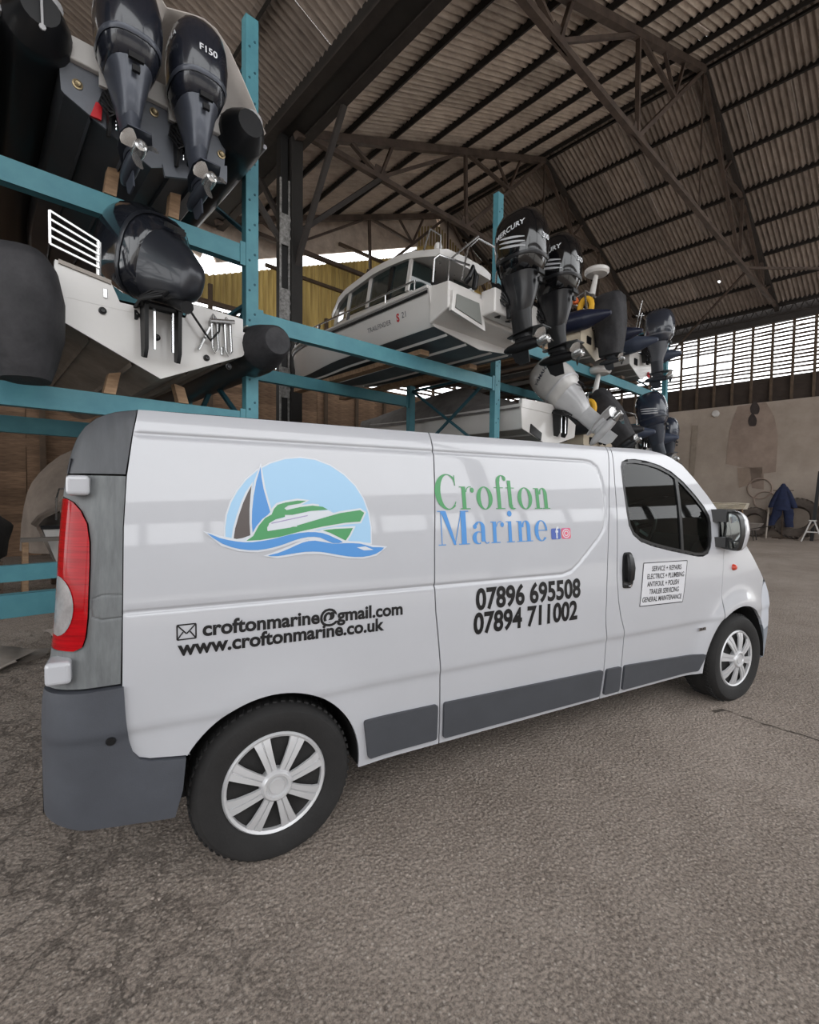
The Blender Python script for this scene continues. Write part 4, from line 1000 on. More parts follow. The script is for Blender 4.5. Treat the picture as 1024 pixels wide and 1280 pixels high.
# ------------------------------------------------------------------ the teal boat rack
BF, BR = 4.84, 6.84
M_TEAL = mat('rack_teal_paint', (84, 142, 152), .5, var=.3, vscale=2.5, col2=(66, 120, 134), rand=.06)
M_TEAL_D = mat('rack_dark_teal', (44, 92, 106), .55, var=.3, vscale=4)
rack = shed_thing('boat_rack', 'tall teal steel storage rack carrying boats on several levels', 'rack', 0, 0, 0)
POSTS = (-4.9, 2.17, 6.26, 13.33)
def rack_post(a, b, h):
    m = MB()
    # open channel with a front face, two returns and lips
    m.box((a, b-.045, h/2), (.13, .012, h)); m.box((a-.06, b, h/2), (.012, .10, h)); m.box((a+.06, b, h/2), (.012, .10, h)); m.box((a-.042, b+.045, h/2), (.04, .012, h)); m.box((a+.042, b+.045, h/2), (.04, .012, h))
    o = m.build('post', M_TEAL, rack, None)
    for dz in np.arange(1.2, h-.1, .30):
        if b < 5.5 and (2 < a < 7):
            for dx, zz in ((-.028, 0), (.028, .07)):
                s = MB(); s.lathe([(0, -.004), (.010, -.004), (.013, .0), (.013, .003)], (a+dx, b-.053, dz+zz), 'y', 8); s.build('bolt', M_TEAL_D, o, None)
    f = MB(); f.box((a, b, .012), (.24, .2, .024)); f.build('foot_plate', M_TEAL_D, rack, None)
for a in POSTS:
    rack_post(a, BF, 6.3); rack_post(a, BR, 6.3 if a > 12 else (3.6 if a > 6 else 6.3))
def rack_beam(a0, a1, b, ztop, h=.18):
    m = MB(); y0 = b-.03 if b < 5.5 else b
    m.box(((a0+a1)/2, y0, ztop-h/2), (a1-a0-.13, .014, h)); m.box(((a0+a1)/2, y0+.04, ztop-.008), (a1-a0-.13, .09, .016)); m.box(((a0+a1)/2, y0+.04, ztop-h+.008), (a1-a0-.13, .09, .016))
    o = m.build('beam', M_TEAL, rack, None)
    for a in (a0+.095, a1-.095):
        c = MB(); c.box((a, y0-.010, ztop-h/2), (.055, .012, h+.05)); c.build('end_bracket', M_TEAL, o, None)
for (i, lv) in ((0, (.73, 2.37, 4.04)), (1, (.73, 3.41)), (2, (.73, 2.22, 4.15))):
    for z in lv:
        for b in (BF, BR): rack_beam(POSTS[i], POSTS[i+1], b, z if b < 5.5 else z-.02)
for a in POSTS[1:]:
    for z0, z1 in ((.9, 2.2), (2.2, 3.5), (3.5, 2.2), (4.2, 5.6)):
        if z1 > 3.55 and 6 < a < 7: continue
        m = MB(); m.bar((a, BF+.05, z0), (a, BR-.05, z1), .05, .035); m.build('brace', M_TEAL_D, rack, None)
    for z in ((.9, 2.2, 3.5) if 6 < a < 7 else (.9, 2.2, 3.5, 5.9)):
        m = MB(); m.bar((a, BF+.05, z), (a, BR-.05, z), .05, .035); m.build('brace', M_TEAL_D, rack, None)

# timber bearers lying along the beams
def bearer(a, b0, b1, z, w, h, label, grp, m=M_TIMBER, rz=0.0):
    t = MB(); t.box((0, 0, h/2), (w, b1-b0, h)); o = t.build('timber_bearer', m, None, None, .006)
    o.location = W(a, (b0+b1)/2, z); o.rotation_euler = (0, 0, RA+rz); tag(o, label, 'timber', grp); return o
bearer(4.55, 4.70, 8.1, 3.412, .16, .07, 'pale timber bearer under the port side of the cabin boat', None)
bearer(5.55, 4.70, 8.1, 3.412, .16, .07, 'pale timber bearer under the starboard side of the cabin boat', None)
for i in range(7):
    bearer(6.60+i*.25, 4.78, 8.9, 4.152, .19, .045, 'raw plank of the plank deck beside the covered boat', 'raw planks on the rack', M_TIMBER if i % 3 else M_TIMBER_D, random.uniform(-.008, .008))
for i in range(6):
    bearer(8.55+i*.72, 4.76, 8.6, 4.152, .15, .06, 'timber bearer under the ribs on the upper rack level', 'timber bearers under the upper ribs', M_TIMBER_D)
def chock(a, b, z, rz, w, h, d, tilt, label, grp):
    t = MB(); t.rings([[(-w/2, -d/2, 0), (w/2, -d/2, 0), (w/2, d/2, 0), (-w/2, d/2, 0)], [(-w/2+tilt, -d/2, h), (w/2+tilt, -d/2, h+tilt*.6), (w/2+tilt, d/2, h+tilt*.6), (-w/2+tilt, d/2, h)]])
    o = t.build('timber_chock', M_TIMBER, None, None); o.location = W(a, b, z); o.rotation_euler = (0, 0, RA+rz); tag(o, label, 'timber', grp)
# ------------------------------------------------------------------ outboards
def superell(cx, cy, rx, ry0, ry1, z, n=24, e=2.6):
    out = []
    for t in np.linspace(0, 2*math.pi, n, endpoint=False):
        c, s = math.cos(t), math.sin(t); x = rx*math.copysign(abs(c)**(2/e), c); ry = ry1 if s > 0 else ry0
        out.append((cx+x, cy+ry*math.copysign(abs(s)**(2/e), s), z))
    return out
COWL = [(.06, .165, -.50, -.06), (.14, .215, -.57, -.035), (.26, .250, -.625, -.01), (.42, .265, -.65, .0), (.58, .258, -.64, -.005), (.70, .235, -.61, -.03), (.79, .185, -.55, -.08), (.84, .11, -.47, -.16), (.852, .04, -.40, -.24)]
def cowl_x(y, z, prof):
    zs = [p[0] for p in prof]; hx = np.interp(z, zs, [p[1] for p in prof]); y0 = np.interp(z, zs, [p[2] for p in prof]); y1 = np.interp(z, zs, [p[3] for p in prof])
    q = min(.999, abs((y-(y0+y1)/2)/((y1-y0)/2))); return hx*(1-q**2.6)**(1/2.6)
def outboard(a, b, z, label, scale=1.0, tilt=0.0, steer=0.0, cowl='navy_cowl', cowl_c=(36, 40, 50), apron_c=None, leg_c=None, brand=None, num=None, brand_c=(214, 216, 220), stripes=None, group=None, cover=None, rough=.22, prop=True):
    t = shed_thing('outboard_motor', label, 'outboard motor', a, b, z, 0, group)
    rt = Matrix.Rotation(steer, 3, 'Z') @ Matrix.Rotation(-tilt, 3, 'X')
    def X(p): return tuple(Vector(rt @ Vector((p[0]*scale, p[1]*scale, p[2]*scale))))
    def fin(m, name, material, smooth=45, parent=None, move=True):
        m.v = [X(p) if move else tuple(c*scale for c in p) for p in m.v]; return m.build(name, material, parent or t, smooth)
    mc = mat(cowl, cowl_c, rough, coat=.5, var=.12, vscale=5); ma = mat(cowl+'_apron', apron_c or cowl_c, .35, coat=.2, metal=.2, var=.1); ml = mat(cowl+'_leg', leg_c or apron_c or cowl_c, .4, var=.2, vscale=6, metal=.1)
    dk = mat('engine_black_parts', (22, 22, 24), .5, var=.3, vscale=12)
    # apron / lower cowl
    m = MB(); m.rings([superell(0, (y0+y1)/2, hx, (y1-y0)/2, (y1-y0)/2, zz) for zz, hx, y0, y1 in ((-.415, .02, -.33, -.25), (-.40, .05, -.37, -.21), (-.37, .072, -.40, -.18), (-.34, .085, -.42, -.16), (-.22, .105, -.46, -.13), (-.10, .135, -.50, -.09), (0.0, .155, -.52, -.06), (.075, .180, -.54, -.05))]); fin(m, 'apron', ma)
    m = MB(); m.rings([superell(0, (y0+y1)/2, hx, (y1-y0)/2, (y1-y0)/2, zz) for zz, hx, y0, y1 in COWL]); co = fin(m, 'cowl', mc, 60)
    # a parting line and a rear intake under the lid
    m = MB(); m.rings([superell(0, (y0+y1)/2, hx, (y1-y0)/2, (y1-y0)/2, zz) for zz, hx, y0, y1 in ((.215, .243, -.615, -.012), (.235, .252, -.628, -.006), (.255, .253, -.63, -.005))], True, False); fin(m, 'cowl_band', ma, 60, co)
    m = MB(); m.box((0, -.575, .05), (.12, .03, .05)); m.box((0, -.56, -.04), (.06, .03, .05)); fin(m, 'exhaust_vent', dk, None, co)
    # leg
    if prop:
      m = MB(); m.rings([superell(0, (y0+y1)/2, hx, (y1-y0)/2, (y1-y0)/2, zz, 16, 2.2) for zz, hx, y0, y1 in ((-.66, .045, -.44, -.17), (-.55, .055, -.44, -.17), (-.42, .075, -.43, -.16), (-.30, .09, -.43, -.15))]); fin(m, 'leg', ml)
      m = MB(); m.prism([(-.03, -.10), (.03, -.10), (.10, -.30), (.125, -.52), (.09, -.64), (-.09, -.64), (-.125, -.52), (-.10, -.30)], .012, lambda u, v, k: (u, v, -.615+k)); fin(m, 'cavitation_plate', ml, None)
      m = MB(); m.lathe([(.0, -.02), (.028, -.05), (.05, -.11), (.062, -.20), (.064, -.34), (.058, -.48), (.05, -.52)], (0, 0, -.755), 'y', 16)
      m.rings([superell(0, -.30, hx, .16-.02*k, .12-.02*k, zz, 14, 2) for k, (zz, hx) in enumerate(((-.72, .045), (-.66, .035), (-.62, .035)))]); fin(m, 'gearcase', ml)
      m = MB(); m.prism([(-.14, -.80), (-.20, -.93), (-.27, -.975), (-.40, -.965), (-.38, -.80)], .014, lambda u, v, k: (-.007+k, u, v)); fin(m, 'skeg', ml, None)
    # propeller
    if prop:
      pr = MB(); pr.lathe([(.030, -.52), (.055, -.53), (.058, -.60), (.048, -.66), (.030, -.67), (.018, -.65)], (0, 0, -.755), 'y', 14); po = fin(pr, 'propeller', M_STEEL)
    for k in range(3 if prop else 0):
        bl = MB(); a0 = 2*math.pi*k/3+.4; rings = []
        for r, w, tw in ((.05, .045, 1.0), (.085, .066, .85), (.115, .075, .72), (.14, .058, .62), (.155, .022, .58)):
            c_, s_ = math.cos(a0), math.sin(a0); row = []
            for q in (-1, 0, 1):
                tang = w*q*math.cos(tw); ax = w*q*math.sin(tw)+.01*(1-q*q)
                row.append((r*c_-tang*s_, -.60+ax, -.755+r*s_+tang*c_))
            rings.append(row)
        bl.rings(rings, False, False); q = [tuple(x) for x in bl.v]
        fin(bl, 'blade', M_STEEL, 60, po)
    # bracket stays on the transom
    m = MB()
    for x in (-.11, .11): m.prism([(.03, .06), (-.05, .07), (-.11, .0), (-.10, -.30), (-.06, -.36), (.0, -.34)], .025, lambda u, v, k: (x-.012+k, u, v))
    m.tube([(-.14, -.05, .02), (.14, -.05, .02)], .028); fin(m, 'clamp_bracket', dk, 40, None, False)
    m = MB(); m.tube([(0, -.12, .04), (0, -.13, -.36)], .045, 10); m.box((0, -.14, -.02), (.17, .10, .10)); fin(m, 'swivel', dk)
    m = MB(); m.tube([(-.06, -.10, -.30), (-.06, -.10, -.02)], .009); m.tube([(.06, -.10, -.30), (.06, -.10, -.02)], .009); fin(m, 'tilt_ram', M_CHROME, 40, None, False)
    m = MB()
    for k in range(4): m.tube([(-.10-.01*k, .04, .10), (-.14-.015*k, -.06, .02-.04*k), (-.12, -.14, -.10-.05*k), (-.07, -.18, -.22)], .011, 6)
    fin(m, 'cable_loom', dk)
    if brand:
        for s in (-1, 1):
            v, f = text_mesh(brand, .085, 'CENTER', .0015); m = MB()
            m.add([(s*(cowl_x(-.32-s*q[0]*1.05*(-1), .52+q[1]+.18*q[0]*1, COWL)+.004), -.32+s*q[0]*1.05*(1), .52+q[1]+.18*q[0]) for q in v], f); fin(m, 'brand_lettering', mat('engine_lettering_%d' % brand_c[0], brand_c, .4), None, co)
    if num:
        v, f = text_mesh(num, .085, 'CENTER', .002); m = MB(); m.add([(q[0], -.652, .40+q[1]) for q in v], f); fin(m, 'power_lettering', mat('engine_lettering_%d' % brand_c[0], brand_c, .4), None, co)
    if stripes:
        for s in (-1, 1):
            for k in range(3):
                m = MB(); ys = np.linspace(-.52, -.18, 12); zz = lambda y: .30+.05*k+.25*(y+.52)
                m.rings([[(s*(cowl_x(y, zz(y)+dz*(.004+.010*math.sin(math.pi*(y+.52)/.34)), COWL)+.003), y, zz(y)+dz*(.004+.010*math.sin(math.pi*(y+.52)/.34))) for dz in (-1, 1)] for y in ys], False, False); fin(m, 'cowl_stripe', mat('cowl_stripe_grey', stripes, .4), None, co)
    if cover:
        m = MB(); rc = random.Random(len(label))
        prof = [(.90, .10, -.50, -.12), (.88, .20, -.60, -.04), (.80, .27, -.67, .02), (.50, .30, -.70, .04), (.20, .28, -.69, .04), (-.10, .25, -.66, .0), (-.40, .22, -.62, -.04), (-.62, .19, -.58, -.06)]
        rr = []
        for zz, hx, y0, y1 in prof:
            r = superell(0, (y0+y1)/2, hx, (y1-y0)/2, (y1-y0)/2, zz, 28, 3.2); rr.append([(x*(1+.05*math.sin(i*2.3+zz*9)), y*(1+.03*math.sin(i*1.7+zz*7)), q) for i, (x, y, q) in enumerate(r)])
        m.rings(rr, True, True); fin(m, 'engine_cover', cover, 60)
    return t

# ------------------------------------------------------------------ hulls
def hull_rings(L, hb, depth, dead, ch, rise, n=18, full=.42, flare=1.0, bow=.06):
    """stations from stern (y=0) to bow; each: gunwale, chine, strake, keel on the port half"""
    out = []
    for t in np.linspace(0, 1, n):
        q = max(0, (t-full)/(1-full)); w = hb*(1-q**2.3)+.02; wc = (hb*ch)*(1-q**1.7)+.012
        k = rise*max(0, (t-.5)/.5)**2.2; g = depth+bow*q**2*2
        cz = k+(dead+.25*q*dead)*(1-.25*q); cz = min(cz, g-.06)
        out.append((t*L, w, g, wc, cz, k))
    return out
def hull_parts(t, L, hb, depth, dead, ch, rise, m_side, m_bot, m_tran, m_deck, m_strake=None, full=.42, bow=.06, strakes=2, open_well=False):
    H = hull_rings(L, hb, depth, dead, ch, rise, full=full, bow=bow)
    b = MB(); b.rings([[(-wc, y, cz), (-wc*.5, y, k+(cz-k)*.5-.004), (0, y, k), (wc*.5, y, k+(cz-k)*.5-.004), (wc, y, cz)] for y, w, g, wc, cz, k in H], False, False); b.build('hull_bottom', m_bot, t, 30)
    for s in (-1, 1):
        b = MB(); b.rings([[(s*wc, y, cz), (s*(wc+.02), y, cz+.02), (s*(wc*.35+w*.65+.01), y, cz+(g-cz)*.5), (s*w, y, g)] for y, w, g, wc, cz, k in H], False, False); b.build('topside', m_side, t, 40)
        if strakes:
            for f in np.linspace(.30, .72, strakes):
                c = MB()
                for y, w, g, wc, cz, k in H[:-3]: pass
                c.rings([[(s*wc*(f-.03), y, k+(cz-k)*(f-.03)-.004), (s*wc*f, y, k+(cz-k)*f-.03), (s*wc*(f+.02), y, k+(cz-k)*(f+.02)-.004)] for y, w, g, wc, cz, k in H[:-3]], False, False); c.build('spray_rail', m_strake or m_bot, t, None)
    y, w, g, wc, cz, k = H[0]
    b = MB(); b.prism([(0, k), (wc, cz), (wc+.02, cz+.02), (w, g), (-w, g), (-wc-.02, cz+.02), (-wc, cz)], .05, lambda u, v, q: (u, -.012+q, v)); b.build('transom', m_tran, t, None)
    b = MB(); b.rings([[(-w, y, g-.01), (-w*.5, y, g+.02), (0, y, g+.03), (w*.5, y, g+.02), (w, y, g-.01)] for y, w, g, wc, cz, k in H], False, False); b.build('deck', m_deck, t, 50)
    return H
def rib_tubes(t, hx, zc, r, L, m_tube, m_cap, tail=.38, cap_len=.16, n=18, rub=None, cover=None, tip=.52):
    for s in (-1, 1):
        p = []; rad = []
        for y, k in ((-tail, tip*.96), (-tail+.03, tip+.10), (-tail+cap_len, .92), (-tail+cap_len+.10, 1.0), (0.2, 1.0), (L*.3, 1.0), (L*.5, 1.0)): p.append((s*hx, y, zc)); rad.append(r*k)
        for q in np.linspace(0, 1, 8)[1:]:
            p.append((s*hx*math.cos(q*math.pi/2)**.8, L*.5+L*.5*math.sin(q*math.pi/2), zc+.18*q*q)); rad.append(r*(1-.12*q))
        b = MB(); b.tube(p, rad, n); b.build('inflatable_tube', m_tube, t, 50)
        b = MB(); b.tube([(s*hx, -tail-.004, zc), (s*hx, -tail+.03, zc), (s*hx, -tail+cap_len, zc)], [r*tip, r*(tip+.12), r*.935], n); b.build('tail_cone', m_cap, t, 50)
        if rub:
            b = MB(); b.tube([(s*(hx+r*.97), y, zc-.02) for y in (-tail+cap_len, 0.2, L*.5)], .022, 8); b.build('rubbing_strake', rub, t, 40)
        b = MB(); b.tube([(s*(hx-r*.4), .15, zc+r*.95), (s*(hx-r*.4), .5, zc+r*1.06), (s*(hx-r*.4), 1.2, zc+r*1.02), (s*(hx-r*.4), 1.8, zc+r*.95)], .010, 6); b.build('grab_line', mat('white_rope', (196, 194, 188), .8), t)

M_HYP = mat('black_inflatable', (26, 27, 30), .38, var=.3, vscale=4, coat=.15)
M_GREYHULL = mat('dark_grey_hull', (58, 61, 66), .45, var=.3, vscale=3, coat=.2)
M_GREYTR = mat('grey_transom', (108, 112, 120), .45, var=.2, vscale=4)
M_GEL = mat('white_gelcoat', (206, 203, 200), .3, coat=.4, var=.06, vscale=2)
M_CREAM = mat('cream_gelcoat', (204, 192, 172), .35, coat=.3, var=.12, vscale=3)
M_ANTIF = mat('brown_antifoul', (150, 138, 128), .7, var=.35, vscale=4, col2=(116, 106, 98))
M_BLUEG = mat('blue_grey_antifoul', (82, 92, 98), .6, var=.35, vscale=2.5, col2=(62, 70, 76))
M_COVER = mat('black_cover_cloth', (30, 30, 33), .7, var=.6, vscale=5, col2=(58, 57, 60), bump=.3, bscale=18)
M_DKDECK = mat('dark_deck', (52, 54, 58), .7)
M_CAPW = mat('light_end_cap', (172, 172, 174), .5)
M_REDT = mat('red_tape', (196, 30, 40), .5)
M_BRASS = mat('brass_fitting', (150, 134, 104), .35, metal=.6)
M_TARP = mat('grey_boat_tarp', (118, 114, 112), .75, var=.4, vscale=3, col2=(88, 84, 82), bump=.35, bscale=6)
M_WSKIN = mat('white_cover_sheet', (190, 182, 176), .7, var=.15, vscale=5)

def fit_disc(t, x, y, z, r, m, name='drain_fitting'):
    b = MB(); b.lathe([(0, -.016), (r*.5, -.018), (r*.72, -.008), (r, -.006), (r, .006)], (x, y, z), 'y', 16); b.build(name, m, t, 40)

# --- upper boat in the first bay: black rib with twin engines
zk = 4.20; bs = 4.46; ac = 1.15
rib1 = shed_thing('rigid_inflatable_boat', 'black rigid inflatable boat with grey transom and twin engines on the upper beam', 'boat', ac, bs, zk)
H = hull_parts(rib1, 5.6, .60, .60, .27, .95, .30, M_GREYHULL, M_GREYHULL, M_GREYTR, M_DKDECK, M_GREYHULL)
rib_tubes(rib1, .74, .60, .215, 5.8, M_HYP, M_HYP, .26, .16, rub=mat('tube_rub_grey', (150, 150, 154), .5))
for s in (-1, 1):
    b = MB(); rr_ = []
    for q in (0, .35, .7, 1.0):
        rr_.append([(s*.74+(.05+.085*q*math.cos(t))*1.0, -.262+.05*q*q, .60+.085+.085*q*math.sin(t)) for t in np.linspace(0, 2*math.pi, 18, endpoint=False)])
    b.rings(rr_, True, False); b.build('end_patch', M_CAPW, rib1, 50)
b = MB(); b.box((0, -.02, .605), (1.16, .07, .17)); b.build('transom_top', M_GEL, rib1, None, .01)
for x in (-.22, .27):
    b = MB(); b.box((x, -.055, .53), (.30, .03, .22)); b.build('engine_pad', M_GEL, rib1, None)
for u, v in ((97, 105), (193, 140), (277, 193)):
    p_ = on_b(u, v, bs-.02); fit_disc(rib1, p_[0]-ac, -.014, p_[2]-zk, .035, M_BRASS)
rp = [on_b(u, v, bs-.04) for u, v in ((113, 144), (127, 150), (128, 130), (120, 127))]
b = MB(); b.prism([(p[0]-ac, p[2]-zk) for p in rp], .02, lambda u, v, k: (u, -.04+k, v)); b.build('red_marker', M_REDT, rib1, None)
b = MB(); b.prism([(.08, .06), (.62, .29), (.62, .14), (.1, -.03)], .03, lambda u, v, k: (u, -.03+k, v)); b.build('trim_tab', M_GREYTR, rib1, None)
b = MB(); b.tube([(-.74, -.22, .80), (-.74, -.30, .70), (-.735, -.30, .46)], .008, 6); b.lathe([(0, -.012), (.02, -.006), (.02, .006), (0, .012)], (-.735, -.30, .45), 'y', 8); b.build('hanging_lanyard', M_CAPW, rib1)
# loose pale sheet over its starboard engine
b = MB(); rows = []; edge = [on_b(u, v, 4.30) for u, v in ((188, -30), (205, 0), (232, 6), (255, 18), (275, 38), (292, 66), (306, 100), (318, 132), (330, 160))]
for i, p in enumerate(edge):
    rows.append([(p[0]+.03*math.sin(i+k), p[1]+.02+.16*k, p[2]-.02*k-.03*math.sin(i*.9+k*1.4)) for k in range(7)])
b.rings(rows, False, False); o = b.build('dust_sheet', M_WSKIN, None, 60); o.location = W(0, 0, 0); o.rotation_euler = (0, 0, RA); o.modifiers.new('solid', 'SOLIDIFY').thickness = .012
tag(o, 'pale sheet draped over the right engine of the black rib', 'dust sheet')
outboard(ac-.22, bs-.03, zk+.36, 'navy grey outboard uncovered beside the red marker on the black rib', .83, .06, 0, 'yam_cowl', (34, 37, 46), (74, 78, 88), (62, 66, 76), 'YAMAHA')
outboard(ac+.27, bs-.03, zk+.36, 'navy grey outboard under the pale sheet on the black rib', .83, .06, 0, 'yam_cowl', (34, 37, 46), (74, 78, 88), (62, 66, 76), 'YAMAHA', 'F150')
for x in (-.28, .22): chock(ac+x+.05, BF+.0, 4.042, 0, .09, .22, .10, .03 if x < 0 else .02, 'timber chock under the black rib below its uncovered engine' if x < 0 else 'timber chock under the black rib below its sheeted engine', 'chocks under the black rib')

# --- lower boat in the first bay: rib with white transom
zk = 2.50; bs = 4.50; ac = 1.22
rib2 = shed_thing('rigid_inflatable_boat', 'rigid inflatable boat with wide white transom on the lower beam', 'boat', ac, bs, zk)
H = hull_parts(rib2, 5.2, .72, .56, .33, .97, .34, M_ANTIF, M_ANTIF, M_GEL, M_DKDECK, M_ANTIF)
rib_tubes(rib2, .93, .46, .235, 5.4, M_HYP, M_COVER, .30, .30)
b = MB(); b.prism([(-.72, .50), (.72, .50), (.72, .68), (.26, .70), (.20, .56), (-.30, .56), (-.36, .70), (-.72, .76)], .06, lambda u, v, k: (u, -.014+k, v)); b.build('transom_top', M_GEL, rib2, None)
b = MB(); b.prism([(-.70, .735), (-.36, .68), (-.36, .71), (-.70, .765)], .25, lambda u, v, k: (u, -.03+k, v)); b.build('quarter_coaming', mat('grey_beige_trim', (150, 142, 134), .5), rib2, None)
for x, z in ((-.42, .46), (-.03, .34), (.38, .25), (.58, .21)): fit_disc(rib2, x, -.016, z, .028, M_BLACK)
for x, z in ((-.40, .60), (.52, .34)):
    b = MB(); b.box((x, -.018, z), (.03, .014, .075)); b.build('tow_plate', M_STEEL, rib2, None, .004)
b = MB(); 
for x in (.42, .54):
    b.tube([(x, -.03, .60), (x, -.06, .34), (x+.02, -.06, .30), (x+.05, -.06, .34), (x+.05, -.03, .60), (x+.02, .0, .66), (x, -.03, .60)], .014, 8)
b.tube([(.40, -.05, .58), (.62, -.05, .62)], .02, 8); b.tube([(.40, -.05, .52), (.30, -.05, .30)], .012, 8); b.build('boarding_ladder', M_STEEL, rib2)
b = MB(); b.tube([(-.44, -.02, .98), (-.44, .0, .70)], .018, 8)
for k in range(5): b.bar((-.75, -.02, 1.10-.06*k), (-.44, -.03, .98-.05*k), .014, .014)
b.bar((-.75, -.02, 1.10), (-.75, -.02, .86), .016, .016); b.build('folded_ladder', M_STEEL, rib2, 40)
b = MB(); v_, f_ = text_mesh('M', .10, 'CENTER', .006); b.add([(-.16+q[0], -.017, .455+q[1]) for q in v_], f_); b.build('transom_letter', M_BLACK, rib2, None)
b = MB(); b.tube([(.20, -.10, .62), (.34, -.10, .44), (.40, -.06, .40), (.48, -.05, .50), (.50, -.02, .62)], .010, 6); b.build('fuel_hose', M_BLACK, rib2)
outboard(ac-.02, bs-.06, zk+.54, 'glossy black outboard tilted right up on the white transom rib', 1.15, 1.10, .20, 'gloss_black_cowl', (30, 32, 38), (40, 42, 48), (46, 48, 54), None, rough=.14, prop=False)
for x in (-.32, .28): chock(ac+x, BF, 2.372, 0, .09, .17, .10, .04 if x < 0 else -.04, 'timber chock under the white transom rib nearer the slumped cover' if x < 0 else 'timber chock under the white transom rib nearer the ladder', 'chocks under the white transom rib')
# stern cover: slumped black cloth over the port tube
b = MB(); rr = []
for z, k in ((.66, .20), (.70, .55), (.67, .88), (.58, 1.10), (.38, 1.16), (.14, 1.02), (-.06, .82), (-.18, .62)):
    rr.append([(.10*max(0, .4-z)+.24*k*math.cos(t)*(1+.06*math.sin(3*t+z*9)), .30*k*math.sin(t)*(1+.05*math.sin(4*t)), z) for t in np.linspace(0, 2*math.pi, 24, endpoint=False)])
b.rings(rr, True, True); o = b.build('tube_cover', M_COVER, None, 60); o.location = W(ac-.96, bs-.10, zk); o.rotation_euler = (0, 0, RA)
tag(o, 'faded black cloth cover slumped over the left tube end of a rib', 'cover')
# neighbours cut off by the frame on the far left
outboard(ac-1.58, 4.30, 4.86, 'black outboard left of the black rib, mostly out of view', 1.0, .0, 0, 'gloss_black_cowl', (30, 32, 38), (40, 42, 48))
nb = shed_thing('rigid_inflatable_boat', 'dark rigid inflatable boat beside the black rib at the picture edge', 'boat', -.66, 4.50, 4.20)
hull_parts(nb, 5.4, .55, .6, .26, .95, .3, M_GREYHULL, M_GREYHULL, M_GREYTR, M_DKDECK); rib_tubes(nb, .60, .6, .2, 5.4, M_HYP, M_CAPW, .2)
nb2 = shed_thing('rigid_inflatable_boat', 'black tubed boat beside the slumped cloth cover on the lower beam', 'boat', -1.05, 4.6, 2.55)
hull_parts(nb2, 5.4, .60, .6, .26, .95, .3, M_GREYHULL, M_GREYHULL, M_GREYTR, M_DKDECK); rib_tubes(nb2, .78, .5, .23, 5.4, M_HYP, M_COVER, .3, .3)

# --- cabin boat in the second bay
zk = 3.485; bs = 4.20; ac = 5.08
cb = shed_thing('cabin_boat', 'white cabin boat with dark windows and steel rails on the middle beam', 'boat', ac, bs, zk)
H = hull_parts(cb, 4.9, .96, .56, .10, .90, .42, M_GEL, M_BLUEG, M_GEL, M_GEL, M_GEL, full=.40, bow=.16, strakes=2)
# dark sheer stripe
for s in (-1, 1):
    b = MB(); b.rings([[(s*(w+.006), y, g-.085), (s*(w+.012), y, g-.06), (s*(w+.006), y, g-.045)] for y, w, g, wc, cz, k in H], False, False); b.build('sheer_stripe', M_BLACK, cb, None)
    b = MB(); b.tube([(s*(w+.005), y, g-.01) for y, w, g, wc, cz, k in H], .022, 8); b.build('gunwale_rail', M_GEL, cb)
# stern pods and platform
b = MB(); b.rings([[(-.94, y, z0), (.94, y, z0), (.94, y, z1), (-.94, y, z1)] for y, z0, z1 in ((.02, .12, .58), (-.10, .16, .56), (-.30, .24, .55))]); b.build('stern_platform', M_GEL, cb, None, .02)
for s in (-1, 1):
    b = MB(); b.prism([(s*.30, .10), (s*.92, .20), (s*.90, .44), (s*.62, .52), (s*.36, .46)], .04, lambda u, v, q: (u, -.335+q, v)); b.build('stern_pod_face', M_GEL, cb, None)
    b = MB(); b.prism([(s*.38, .16), (s*.86, .24), (s*.84, .40), (s*.44, .40)], .02, lambda u, v, q: (u, -.35+q, v)); b.build('pod_recess', mat('grey_recess', (120, 122, 118), .6), cb, None)
b = MB(); b.tube([(-.62, -.28, .62), (-.62, -.34, .66), (-.58, -.36, .78), (-.52, -.36, .70), (-.55, -.36, .54)], .035, 10); b.build('fender_hose', M_BLACK, cb)
# cabin: lower house, windows as panes, roof
def cab_pt(x, y, z): return (x, y, z)
CBS = [(.55, .66, .72, .66, .62), (2.75, .60, .66, .62, .58)]
lower = MB(); lower.rings([[(-w, y, z0), (w, y, z0), (w*.97, y, z1), (-w*.97, y, z1)] for y, w, z0, z1 in ((.62, .70, .52, .78), (1.4, .70, .54, .80), (2.2, .66, .58, .84), (2.75, .52, .64, .86))]); lower.build('cabin_base', M_GEL, cb, 30)
M_CABGL = mat('cabin_dark_glass', (34, 46, 46), .06, coat=.6, spec=.7)
pillars = MB()
ys = [.70, 1.02, 1.10, 1.55, 1.60, 2.10, 2.15, 2.55]
def cabw(y, z):
    base = np.interp(y, [.6, 1.4, 2.2, 2.8], [.69, .69, .645, .50]); return base-(z-.8)*.16
def ztop(y): return float(np.interp(y, [.3, .8, 1.4, 2.2, 2.9], [1.24, 1.33, 1.35, 1.29, 1.15]))
def zbot(y): return float(np.interp(y, [.6, 1.4, 2.2, 2.75], [.78, .80, .84, .86]))
